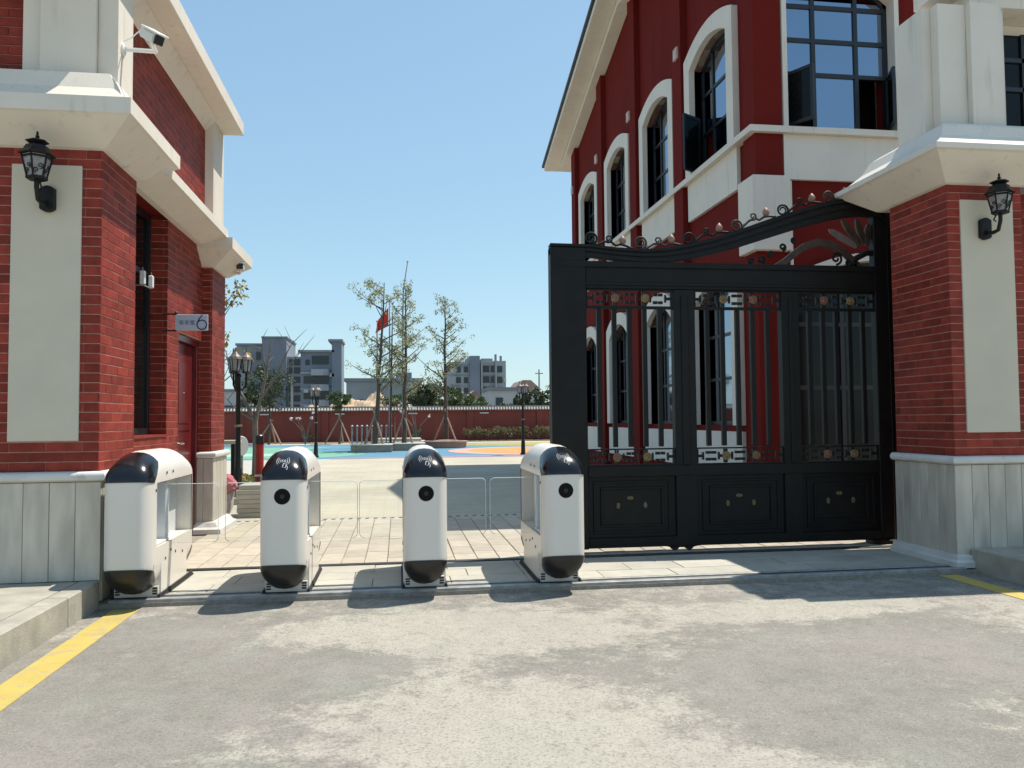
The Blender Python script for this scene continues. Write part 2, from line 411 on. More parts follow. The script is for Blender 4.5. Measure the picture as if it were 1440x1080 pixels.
def thing(name, loc, label, cat, group=None):
    o = bpy.data.objects.new(name, None); COL.objects.link(o); o.location = loc
    o.empty_display_size = 0.1
    ORG[o.name] = Vector(loc)
    return tag(o, label, cat, group)
def struct(o): o["kind"] = "structure"; return o
def piece(name, mesh, loc, parent, rot=None):
    o = bpy.data.objects.new(name, mesh); COL.objects.link(o); o.parent = parent
    o.location = Vector(loc) - ORG[parent.name]
    if rot is not None: o.rotation_euler = rot
    return o
def dup(root, loc, rz, label, scale=None):
    r = root.copy(); COL.objects.link(r); r.location = loc; r.rotation_euler = (0, 0, rz); r["label"] = label
    if scale: r.scale = (scale, scale, scale)
    def kids(a, b):
        for ch in list(a.children):
            c = ch.copy(); COL.objects.link(c); c.parent = b; kids(ch, c)
    kids(root, r)
    return r
def B(*a): return MB().box(*a)

class Bricks:
    """collects brick faces, then builds the first 300 (nearest the gate) singly and the rest as one part"""
    def __init__(self): self.q = []
    def face(self, axis, c, sgn, u0, u1, z0, z1, holes=(), bl=0.24, ch=0.0694, j=0.0075, off=0):
        """axis 'x': wall at x=c facing sgn, u = y ; axis 'y': wall at y=c, u = x"""
        k = 0; z = z0
        while z < z1 - 0.012:
            h = min(ch, z1 - z)
            s = u0 - ((k + off) % 2) * bl / 2
            while s < u1 - 1e-4:
                a, b = max(s, u0), min(s + bl, u1)
                segs = [(a, b)]
                for (h0, h1, y0, y1) in holes:
                    if y0 < z + h / 2 < y1:
                        ns = []
                        for (p, r) in segs:
                            if r <= h0 or p >= h1: ns.append((p, r)); continue
                            if p < h0: ns.append((p, h0))
                            if r > h1: ns.append((h1, r))
                        segs = ns
                for (p, r) in segs:
                    if r - p > 0.025: self.q.append((axis, c, sgn, p, r - j * 0.45, z, z + h - j))
                s += bl
            z += ch; k += 1
        return self
    def finish(self, parent, mat=None, mat2=None, n=300):
        T = 0.014
        def rect(b):
            axis, c, sgn, u0, u1, z0, z1 = b
            a0, a1 = sorted((c, c - sgn * T))
            return (a0, a1, u0, u1, z0, z1) if axis == 'x' else (u0, u1, a0, a1, z0, z1)
        def key(b):
            r = rect(b); p = Vector(((r[0] + r[1]) / 2, (r[2] + r[3]) / 2, (r[4] + r[5]) / 2))
            d = (p - Vector((0, 0, 1.25))).length
            facing = abs(p.x) / d if b[0] == 'x' else abs(p.y) / d
            if p.x < -2.98 or p.x > 5.45: return 1 + d                # outside the photograph
            return -(r[1] - r[0] + r[3] - r[2]) * facing / d / d
        self.q.sort(key=key)
        cache = {}; rest = MB()
        for i, b in enumerate(self.q):
            r = rect(b)
            if i < n:
                d = (round(r[1] - r[0], 3), round(r[3] - r[2], 3), round(r[5] - r[4], 3))
                if d not in cache:
                    t = B(-d[0] / 2, d[0] / 2, -d[1] / 2, d[1] / 2, -d[2] / 2, d[2] / 2).build("brick", mat or m_brick, None, bevel=0.0025)
                    cache[d] = t.data; bpy.data.objects.remove(t)
                jit = random.uniform(-0.0012, 0.0012)
                loc = Vector(((r[0] + r[1]) / 2, (r[2] + r[3]) / 2, (r[4] + r[5]) / 2))
                if b[0] == 'x': loc.x += jit
                else: loc.y += jit
                piece("brick", cache[d], loc, parent)
            else: rest.box(*r)
        if rest.v: rest.build("brick_courses", mat2 or m_brick_many, parent, bevel=0.0025, kind="stuff")

def arch_pts(c, hw, zs, rise, n=14):
    return [(c - hw + 2 * hw * i / n, zs + rise * (1 - (2 * i / n - 1) ** 2)) for i in range(n + 1)]

# ================================================================== SETTING: ground
struct(B(-700, 700, -120, 1500, -0.4, -0.06).build("ground", m_ground))
struct(B(-60, 60, -60, 5.93, -0.3, -0.04).build("road", m_road))
struct(B(-9, 9, 5.931, 7.10, -0.2, -0.012).build("threshold_bed", m_joint))
struct(B(-14, 9, 10.46, 26.2, -0.15, 0.0).build("courtyard_paving", m_court))
# threshold slabs, each its own piece
bed = bpy.data.objects["threshold_bed"]; ORG["threshold_bed"] = Vector((0, 0, 0))
cache = {}
ys = [(6.14, 6.44), (6.44, 6.74), (6.74, 7.04)]
for r_i, (ya, yb) in enumerate(ys):
    x = -2.0 + (0.3 if r_i == 1 else 0.0)
    while x < 4.5:
        wd = 0.6 if r_i != 1 else 0.45
        d = (wd - 0.006, yb - ya - 0.006)
        if d not in cache:
            t = B(-d[0] / 2, d[0] / 2, -d[1] / 2, d[1] / 2, -0.04, 0.0).build("slab", m_slab, None, bevel=0.002); cache[d] = t.data; bpy.data.objects.remove(t)
        piece("slab", cache[d], (x + wd / 2, (ya + yb) / 2, random.uniform(-0.001, 0.003)), bed)
        x += wd
# courtyard pavers near the gate, laid along the walk
near = struct(B(-3.2, 9, 7.16, 10.30, -0.2, -0.014).build("paver_bed", m_joint))
d = (0.2 - 0.007, 0.4 - 0.007)
t = B(-d[0] / 2, d[0] / 2, -d[1] / 2, d[1] / 2, -0.04, 0.0).build("paver", m_paver, None, bevel=0.004); pm = t.data; bpy.data.objects.remove(t)
allp = []
coff = [random.uniform(0, 0.38) for _ in range(60)]
for i in range(int(8.2 / 0.2)):
    x = -2.1 + i * 0.2 + 0.1
    for k in range(10):
        y = 7.18 + k * 0.4 - coff[i] + 0.2
        y0, y1 = max(y - 0.2, 7.17), min(y + 0.2, 10.29)
        if y1 - y0 > 0.05: allp.append((x, y0, y1))
allp.sort(key=lambda p: abs(p[0] - 0.9))
rest = MB()
for i, (x, y0, y1) in enumerate(allp):
    if i < 300 and y1 - y0 > 0.39: piece("paver", pm, (x, (y0 + y1) / 2, random.uniform(-0.002, 0.003)), near)
    else: rest.box(x - d[0] / 2, x + d[0] / 2, y0 + 0.0035, y1 - 0.0035, -0.04, 0.0)
rest.build("paver_courses", m_paver, near, kind="stuff")
# lawn, playground surfacing, planting bed
struct(B(-9.0, -2.15, 12.6, 19.0, -0.10, 0.012).build("lawn", m_lawn))
gb = MB()
for _ in range(9000):
    x, y = random.uniform(-7.5, -2.2), random.uniform(12.7, 18.9); h = random.uniform(0.02, 0.07); q = random.uniform(0, 3.1); dx, dy = math.cos(q) * .012, math.sin(q) * .012
    gb.add([(x - dx, y - dy, 0.01), (x + dx, y + dy, 0.01), (x + random.uniform(-.02, .02), y + random.uniform(-.02, .02), h)], [(0, 1, 2)])
gb.build("grass", m_grass, kind="stuff")
def ell(cx, cy, rx, ry, n=40, a0=0, a1=360):
    return [(cx + rx * math.cos(rad(a0 + (a1 - a0) * i / n)), cy + ry * math.sin(rad(a0 + (a1 - a0) * i / n))) for i in range(n + (0 if a1 - a0 == 360 else 1))]
def sheet(name, pts, z, m):
    return struct(MB().prism(pts, 'z', -0.10, z).build(name, m))
sheet("playground_blue", [(-14, 26.2), (16, 26.2), (16, 41.0), (-14, 41.0)], 0.004, play("blue_rubber", (0.085, 0.205, 0.29)))
sheet("playground_green", [(-13.9, 27.0)] + [(-2.6 + 1.4 * math.sin(i * 0.5), 27.2 + i * 0.8) for i in range(12)] + [(-3.0, 38.0), (-13.9, 38.0)], 0.008, play("green_rubber", (0.14, 0.32, 0.235)))
sheet("playground_pale_green", ell(-6.5, 30.0, 3.2, 1.3), 0.012, play("pale_green_rubber", (0.30, 0.46, 0.34)))
sheet("playground_mauve_band", [(-2.2, 26.25), (15.9, 26.25), (15.9, 27.2), (5.0, 27.5), (-2.2, 26.7)], 0.008, play("mauve_rubber", (0.26, 0.20, 0.28)))
sheet("playground_orange", ell(5.6, 31.0, 2.9, 3.3), 0.016, play("orange_rubber", (0.62, 0.25, 0.085)))
sheet("playground_pink_ring", ell(5.4, 31.0, 3.5, 3.9), 0.012, play("pink_rubber", (0.60, 0.30, 0.24)))
sheet("playground_yellow", ell(6.6, 38.6, 5.0, 2.1), 0.012, play("yellow_rubber", (0.52, 0.40, 0.08)))
sheet("playground_olive", ell(4.8, 38.4, 4.0, 1.3), 0.016, play("olive_rubber", (0.28, 0.26, 0.06)))
sheet("far_path", [(-14, 41.0), (16, 41.0), (16, 43.2), (-14, 43.2)], 0.02, m_slab)
sheet("planting_bed", [(-14, 43.2), (16, 43.2), (16, 45), (-14, 45)], 0.05, m_soil)
sheet("lawn_path", [(-9, 19.0), (-2.15, 19.0), (-2.15, 26.2), (-9, 26.2)], 0.006, m_slab)
# raised pavements with kerbs at both sides of the road
struct(B(-12, -2.20, -12, 5.955, -0.1, 0.148).build("pavement", m_kerb))
def kerb(x0, x1, yend, joint):
    k = struct(B(x0 + .01, x1 - .01, -12, yend - .01, -0.2, 0.12).build("kerb", m_joint)); ORG[k.name] = Vector((0, 0, 0))
    y = yend; b = joint; n = 0; cc = {}
    while n < 14:
        L = round(y - b, 3)
        if L not in cc:
            t = B(-(x1 - x0) / 2, (x1 - x0) / 2, -L / 2 + .003, L / 2 - .003, -.135, .152).build("kerb_stone", m_kerb, None, bevel=.009); cc[L] = t.data; bpy.data.objects.remove(t)
        piece("kerb_stone", cc[L], ((x0 + x1) / 2 + random.uniform(-.002, .002), (y + b) / 2, random.uniform(-.002, .002)), k)
        y = b; b = round(y - 1.0, 3); n += 1
kerb(-2.196, -2.06, 5.955, 5.42)
struct(B(4.80, 14, -12, 6.045, -0.1, 0.148).build("pavement", m_kerb))
kerb(4.66, 4.796, 6.045, 5.30)
struct(B(-1.94, -1.765, -12, 5.86, -0.0395, -0.0358).build("yellow_line", m_yellow))
struct(B(4.29, 4.45, -12, 5.925, -0.0395, -0.0358).build("yellow_line", m_yellow))
# gate track: two steel channels set in the threshold
struct(MB().box(-2.0, 4.55, 5.94, 6.00, -0.02, 0.012).box(-2.0, 4.55, 6.085, 6.125, -0.02, 0.010).build("gate_track", m_steel_dull, bevel=0.004))
struct(B(-2.0, 4.55, 6.003, 6.082, -0.02, 0.004).build("gate_track", m_rail))
struct(MB().box(-2.0, 4.75, 7.075, 7.10, -0.02, 0.005).box(-2.0, 4.75, 7.12, 7.15, -0.02, 0.005).build("gate_track", m_rail, bevel=0.003))
# drain across the walk
dr = thing("drain_channel", (0.5, 10.38, 0), "slotted concrete drain running across the cream paving inside the gate", "drain")
B(-3.2, 9, 10.30, 10.46, -0.15, -0.002).build("channel_cover", m_slab, dr)
sl = MB()
for i in range(62):
    x = -2.0 + i * 0.105; sl.prism([(x, 10.345), (x + 0.045, 10.345), (x + 0.06, 10.415), (x + 0.015, 10.415)], 'z', -0.01, 0.0005)
sl.build("drain_slots", m_rubber, dr, kind="stuff")
# hills
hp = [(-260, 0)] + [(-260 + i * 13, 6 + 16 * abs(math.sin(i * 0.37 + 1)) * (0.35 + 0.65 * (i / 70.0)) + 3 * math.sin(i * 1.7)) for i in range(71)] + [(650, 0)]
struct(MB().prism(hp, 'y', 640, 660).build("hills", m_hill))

# ================================================================== LEFT GATEHOUSE
LG = thing("gatehouse", (-2.9, 8.0, 0), "red brick guard house with white cornices and an open red door, left of the turnstiles", "gatehouse")
P = lambda mb, name, mat, **k: mb.build(name, mat, LG, **k)
# mortar-coloured cores (bricks sit 6 mm proud of them)
core = MB()
core.box(-4.6, -2.0935, 6.0035, 6.745, 0.90, 3.20)                 # corner pier
core.box(-4.6, -2.2035, 6.75, 8.05, 0.90, 1.105)                   # under the window
core.box(-4.6, -2.2035, 8.0535, 8.46, 0.0, 3.25)                   # between window and door
core.box(-4.6, -2.2035, 6.75, 9.42, 3.255, 3.45)                   # lintel zone
core.box(-4.6, -2.0935, 9.4235, 10.10, 0.0, 3.10)                   # far pier
core.box(-4.6, -2.2040, 8.461, 9.419, 2.16, 3.252)                   # over the door
core.box(-4.6, -2.45, 6.746, 8.057, 1.106, 3.254)                   # behind the window
core.box(-4.6, -2.45, 8.46, 9.42, 0.0, 2.16)                     # behind the door
core.box(-4.6, -2.2035, 6.40, 9.52, 3.45, 4.74)                   # upper storey side
core.box(-4.6, -2.60, 6.16, 6.395, 3.45, 4.74)                    # upper storey front
P(core, "wall", m_mortar)
bk = Bricks()
bk.face('y', 6.0, -1, -4.60, -2.092, 0.908, 3.20, holes=[(-2.69, -2.225, 1.12, 3.075)])
bk.face('x', -2.09, 1, 6.0, 6.75, 0.908, 3.20, off=1)
bk.face('x', -2.20, 1, 6.75, 8.05, 0.908, 1.115)
bk.face('x', -2.20, 1, 8.05, 8.46, 0.908, 3.33, off=1)
bk.face('y', 8.05, -1, -2.36, -2.21, 1.115, 3.255)
bk.face('x', -2.09, 1, 9.42, 10.10, 0.908, 3.10)
bk.face('y', 9.42, -1, -2.34, -2.105, 0.908, 3.10, off=1)
bk.face('x', -2.20, 1, 6.40, 9.50, 3.74, 4.74)
bk.face('y', 6.152, -1, -4.6, -2.68, 3.72, 4.74)
bk.face('x', -2.20, 1, 8.46, 9.42, 2.17, 3.30, off=1)
bk.finish(LG)
P(B(-2.44, -2.215, 6.76, 8.04, 3.235, 3.252), "window_soffit", m_redwall)
P(MB().prism([(-2.69, 1.12), (-2.225, 1.12), (-2.225, 3.075), (-2.69, 3.075)], 'y', 5.990, 6.02), "beige_panel", m_beige, bevel=0.004)
# marble plinth: cap moulding, slabs, foot
capprof = [(0.0, 0.832), (0.03, 0.836), (0.052, 0.850), (0.058, 0.870), (0.052, 0.890), (0.035, 0.905), (0.0, 0.907)]
P(MB().sweep(capprof, [(-4.6, 5.995), (-2.086, 5.995), (-2.086, 6.755), (-2.196, 6.755), (-2.196, 8.46)], 1), "cap_moulding", m_marble_cap, smooth=True)
P(MB().sweep(capprof, [(-2.34, 9.416), (-2.086, 9.416), (-2.086, 10.11), (-2.5, 10.11)], 1), "cap_moulding", m_marble_cap, smooth=True)
def slabs(parent, axis, c, sgn, u0, u1, z0, z1, wd, th=0.03):
    n = max(1, round((u1 - u0) / wd)); wd = (u1 - u0) / n
    a0, a1 = sorted((c, c - sgn * th)); cc = {}
    for i in range(n):
        p, r = u0 + i * wd + 0.0015, u0 + (i + 1) * wd - 0.0015
        k = random.uniform(-0.0012, 0.0012)
        mb = B(a0 + k, a1 + k, p, r, z0, z1) if axis == 'x' else B(p, r, a0 + k, a1 + k, z0, z1)
        mb.build("plinth_slab", m_marble, parent, bevel=0.003)
slabs(LG, 'y', 5.965, -1, -4.60, -2.06, 0.149, 0.832, 0.165)
slabs(LG, 'x', -2.06, 1, 6.0, 6.75, 0.0, 0.832, 0.16)
slabs(LG, 'x', -2.165, 1, 6.76, 8.44, 0.0, 0.832, 0.17)
slabs(LG, 'x', -2.06, 1, 9.42, 10.10, 0.10, 0.832, 0.17)
slabs(LG, 'y', 9.39, -1, -2.28, -2.06, 0.10, 0.832, 0.12)
P(MB().sweep([(0, 0), (0.10, 0), (0.10, 0.05), (0.06, 0.07), (0.03, 0.12), (0, 0.13)], [(-2.25, 9.388), (-2.058, 9.388), (-2.058, 10.12), (-2.5, 10.12)], 1), "plinth_foot", m_marble_cap)
# cornices: sloping soffit, fascia, sloping top
corn = [(0.0, 3.19), (0.03, 3.20), (0.25, 3.365), (0.27, 3.375), (0.27, 3.485), (0.22, 3.50), (0.12, 3.60), (0.06, 3.73), (0.0, 3.75)]
P(MB().sweep(corn, [(-4.6, 6.0), (-2.09, 6.0), (-2.09, 6.72), (-2.22, 6.72)], 1), "cornice", m_white)
corn2 = [(0.0, 3.20), (0.06, 3.20), (0.30, 3.285), (0.32, 3.29), (0.32, 3.375), (0.25, 3.39), (0.0, 3.46)]
P(MB().sweep(corn2, [(-2.2, 6.80), (-2.2, 9.20)], 1), "cornice", m_white)
corn3 = [(0.0, 2.995), (0.03, 3.0), (0.25, 3.16), (0.27, 3.17), (0.27, 3.29), (0.22, 3.30), (0.08, 3.44), (0.0, 3.46)]
P(MB().sweep(corn3, [(-2.40, 9.42), (-2.09, 9.42), (-2.09, 10.10), (-2.5, 10.10)], 1), "cornice", m_white)
# white corner pilasters of the upper storey
pl = MB()
pl.box(-2.68, -2.55, 6.10, 6.38, 3.70, 4.735).box(-2.547, -2.17, 6.06, 6.45, 3.70, 4.735).box(-2.167, -2.03, 6.10, 6.43, 3.70, 4.735)
P(pl, "corner_pilaster", m_white)
P(B(-2.4, -2.11, 9.52, 10.06, 3.40, 4.735), "corner_pilaster", m_white)
# roof with boxed eaves
P(MB().box(-4.8, -1.87, 5.55, 10.03, 4.742, 4.90), "eaves", m_white, bevel=0.006)
P(MB().sweep([(0, 4.60), (0.07, 4.66), (0.14, 4.738), (0, 4.738)], [(-2.205, 6.46), (-2.205, 9.51)], 1), "eaves_moulding", m_white)
P(MB().prism([(-4.8, 4.902), (-1.93, 4.902), (-1.93, 4.92), (-3.3, 5.3), (-4.8, 5.3)], 'y', 5.60, 10.0), "roof", m_roof)
# window in the recess
wf = P(MB().box(-2.405, -2.355, 7.98, 8.045, 1.13, 3.23).box(-2.405, -2.355, 6.76, 6.82, 1.13, 3.23).box(-2.405, -2.355, 6.82, 7.98, 1.13, 1.19).box(-2.405, -2.355, 6.82, 7.98, 3.17, 3.23).box(-2.405, -2.355, 7.40, 7.45, 1.19, 3.17).box(-2.405, -2.355, 7.45, 7.98, 2.62, 2.67), "window", m_wframe)
B(-2.395, -2.38, 6.8, 8.0, 1.16, 3.2).build("pane", m_glass_dark, wf)
P(B(-2.43, -2.19, 6.755, 8.045, 1.107, 1.128), "window_sill", m_brick_many)
# red door
dl = P(MB().box(-2.33, -2.285, 8.55, 9.34, 0.02, 2.08).box(-2.284, -2.276, 8.66, 9.23, 0.25, 0.95).box(-2.284, -2.276, 8.66, 9.23, 1.15, 1.95), "door", m_door, bevel=0.006)
for z0_, z1_ in ((0.33, 0.87), (1.23, 1.87)): B(-2.2755, -2.268, 8.74, 9.15, z0_, z1_).build("door_panel", m_door, dl, bevel=0.002)
MB().tube([(-2.285, 8.62, 1.02), (-2.22, 8.62, 1.02), (-2.215, 8.74, 1.02)], 0.010).box(-2.284, -2.272, 8.59, 8.65, 0.90, 1.14).build("handle", m_metal, dl)
MB().lathe([(0.018, 0), (0.018, 0.012), (0.010, 0.016)], (-2.285, 8.62, 1.22), 12, Matrix.Rotation(rad(90), 4, 'Y')).build("lock", m_metal, dl)
MB().lathe([(0.012, 0), (0.012, 0.012)], (-2.277, 8.95, 1.55), 12, Matrix.Rotation(rad(90), 4, 'Y')).build("peephole", m_metal, dl)
P(MB().box(-2.40, -2.235, 8.465, 8.545, 0.0, 2.155).box(-2.40, -2.235, 9.345, 9.415, 0.0, 2.155).box(-2.40, -2.235, 8.545, 9.345, 2.085, 2.155), "door_frame", m_door, bevel=0.006)

# ================================================================== RIGHT GATEHOUSE
RG = thing("gatehouse", (5.5, 7.0, 0), "red brick gate building with a white upper wall, right of the black gate", "gatehouse")
P = lambda mb, name, mat, **k: mb.build(name, mat, RG, **k)
core = MB().box(4.5835, 5.272, 6.0835, 6.87, 0.90, 3.20).box(5.30, 7.6, 6.30, 7.1, 0.0, 3.2).box(4.588, 5.28, 6.12, 6.85, 0.0, 0.90)
P(core, "wall", m_mortar)
bk = Bricks()
bk.face('y', 6.08, -1, 4.58, 5.275, 0.908, 3.20, holes=[(4.695, 5.187, 1.10, 3.065)])
bk.face('x', 4.58, -1, 6.085, 6.87, 0.908, 3.20, off=1)
bk.face('y', 6.292, -1, 5.285, 7.55, 0.908, 3.20); bk.face('x', 5.28, 1, 6.085, 6.29, 0.908, 3.20)
bk.finish(RG)
P(B(4.695, 5.187, 6.070, 6.10, 1.10, 3.065), "beige_panel", m_beige, bevel=0.004)
capR = [(o, z) for o, z in capprof]
P(MB().sweep(capR, [(4.576, 6.88), (4.576, 6.076), (5.284, 6.076), (5.284, 6.288), (7.6, 6.288)], 1), "cap_moulding", m_marble_cap, smooth=True)
slabs(RG, 'y', 6.048, -1, 4.552, 5.312, 0.001, 0.832, 0.14)
slabs(RG, 'y', 6.262, -1, 5.316, 7.58, 0.001, 0.832, 0.2)
slabs(RG, 'x', 5.314, 1, 6.082, 6.26, 0.001, 0.832, 0.18)
slabs(RG, 'x', 4.552, -1, 6.05, 6.86, 0.09, 0.832, 0.115)
P(MB().sweep([(0, 0), (0.06, 0), (0.06, 0.045), (0.035, 0.06), (0.03, 0.09), (0, 0.10)], [(4.556, 6.88), (4.556, 6.046), (4.66, 6.046)], 1), "plinth_foot", m_marble_cap)
cornR = [(0.0, 3.19), (0.03, 3.20), (0.27, 3.39), (0.30, 3.40), (0.30, 3.445), (0.22, 3.48), (0.12, 3.57), (0.06, 3.68), (0.0, 3.72)]
P(MB().sweep(cornR, [(4.75, 7.0), (4.58, 7.0), (4.58, 6.08), (7.6, 6.08)], 1), "cornice", m_white)
up_ = MB().box(4.56, 4.80, 6.30, 6.67, 3.60, 4.82).box(4.64, 4.90, 6.20, 6.297, 3.60, 4.82).box(4.903, 5.20, 6.14, 6.297, 3.60, 4.82).box(5.203, 5.30, 6.24, 6.42, 3.60, 4.82)
up_.box(4.803, 7.6, 6.50, 6.67, 3.60, 3.75).box(4.803, 7.6, 6.49, 6.67, 4.72, 4.82).box(4.803, 5.28, 6.30, 6.668, 3.753, 4.717)
P(up_, "upper_wall", m_white)
P(MB().box(4.70, 7.7, 6.14, 6.6, 4.95, 5.08).box(4.95, 7.6, 6.20, 6.6, 4.822, 4.949).box(5.12, 7.6, 6.672, 7.5, 3.3, 4.80), "roof_slab", m_white)  # unseen slab and rear block, added to cast shade before the gate
wf = P(MB().box(5.31, 5.37, 6.43, 6.48, 3.755, 4.715).box(5.37, 7.0, 6.43, 6.48, 3.755, 3.81).box(5.64, 5.68, 6.43, 6.48, 3.81, 4.715).box(5.37, 7.0, 6.43, 6.48, 4.18, 4.22).box(5.37, 7.0, 6.43, 6.48, 4.45, 4.49), "window", m_wframe)
B(5.33, 7.0, 6.45, 6.465, 3.78, 4.71).build("pane", m_glass_dark, wf)

# ================================================================== SCHOOL BUILDING
SB = thing("school_building", (9.0, 16.5, 0), "two storey dark red school with white arched windows and a gable, behind the black gate", "building")
P = lambda mb, name, mat, **k: mb.build(name, mat, SB, **k)
YA, YB, XW = 10.5, 22.0, 5.0
bays = [20.20, 17.45, 14.65, 12.03]
hw = 0.76
lev = [(1.12, 3.05, 0.30), (5.31, 7.12, 0.22)]       # sill, spring, rise for the two storeys
# side wall built as strips round the openings
wl = MB()
edges = sorted([YB] + [b + hw for b in bays] + [b - hw for b in bays] + [YA + 0.3])
for i in range(0, len(edges), 2): wl.box(XW, XW + 0.4, edges[i], edges[i + 1], 0.0, 10.4 if False else 8.75)
for b in bays:
    wl.box(XW, XW + 0.4, b - hw, b + hw, 0.0, lev[0][0]); 
    ar = arch_pts(b, hw, lev[0][1], lev[0][2]); wl.prism(ar + [(b + hw, lev[1][0]), (b - hw, lev[1][0])], 'x', XW, XW + 0.4)
    ar = arch_pts(b, hw, lev[1][1], lev[1][2]); wl.prism(ar + [(b + hw, 8.75), (b - hw, 8.75)], 'x', XW, XW + 0.4)
wl.prism([(YA + 0.3, 8.752), (YB, 8.752), (16.4, 10.35)], 'x', XW, XW + 0.4)
P(wl, "side_wall", m_redwall)
# front wall with a wide window per storey
fx, fhw = 6.28, 0.83
fl = [(0.35, 3.1, 0.35), (5.31, 7.25, 0.35)]
fcen = [(6.80, 1.30), (fx, fhw)]
(gx, gw), _ = fcen
fwm = MB().box(5.003, fx - fhw, YA, YA + 0.4, 4.2, 8.5).box(fx + fhw, 16, YA, YA + 0.4, 4.2, 8.5).box(5.003, gx - gw, YA, YA + 0.4, 0, 4.199).box(gx + gw, 16, YA, YA + 0.4, 0, 4.199).box(gx - gw, gx + gw, YA, YA + 0.4, 0, 0.35)
fwm.prism(arch_pts(gx, gw, fl[0][1], fl[0][2]) + [(gx + gw, 4.199), (gx - gw, 4.199)], 'y', YA, YA + 0.4).box(fx - fhw, fx + fhw, YA, YA + 0.4, 4.2, fl[1][0])
fwm.prism(arch_pts(fx, fhw, fl[1][1], fl[1][2]) + [(fx + fhw, 8.5), (fx - fhw, 8.5)], 'y', YA, YA + 0.4)
P(fwm, "front_wall", m_redwall)
P(MB().box(5.4, 16, 21.6, 22.0, 0, 8.7).box(15.6, 16, 10.9, 21.6, 0, 8.7), "rear_wall", m_redwall)
P(MB().box(5.8, 15.5, 11.5, 21.5, 4.0, 4.2), "upper_floor", m_conc)
# roof: two slopes with the ridge running away from the courtyard, white boxed verge
def slope(x0, x1, y0, z0, y1, z1, th, name, mat):
    return P(MB().prism([(y0, z0), (y1, z1), (y1, z1 + th), (y0, z0 + th)], 'x', x0, x1), name, mat)
slope(4.30, 16.5, 23.0, 8.56, 16.4, 10.35, 0.14, "roof_soffit", m_white)
slope(4.30, 16.5, 10.42, 8.80, 16.397, 10.35, 0.14, "roof_soffit", m_white)
slope(4.24, 16.5, 23.1, 8.68, 16.4, 10.52, 0.07, "roof", m_tiledark)
slope(4.24, 16.5, 10.36, 8.92, 16.397, 10.52, 0.07, "roof", m_tiledark)
slope(4.72, 4.995, 22.6, 8.50, 16.4, 10.18, 0.15, "verge_moulding", m_white)
slope(4.72, 4.995, 10.5, 8.62, 16.397, 10.18, 0.15, "verge_moulding", m_white)
# pilasters and small square plaques
for y in (21.75, 18.82, 16.05, 13.34): P(B(XW - 0.12, XW - 0.003, y - 0.22, y + 0.22, 0.0, 8.62 + 0.27 * min(22.9 - y, y - 9.7) - 0.15), "pilaster", m_redwall)
P(MB().box(XW - 0.05, 5.36, YA - 0.06, YA + 0.32, 0, 8.4), "corner_pilaster", m_redwall)
for y in (21.8, 19.05, 16.25, 13.30): P(B(XW - 0.16, XW - 0.123, y - 0.09, y + 0.09, 7.55, 7.75), "plaque", M("pinkish_plaque", (0.55, 0.40, 0.36), 0.7) if y == 21.8 else bpy.data.materials["pinkish_plaque"])
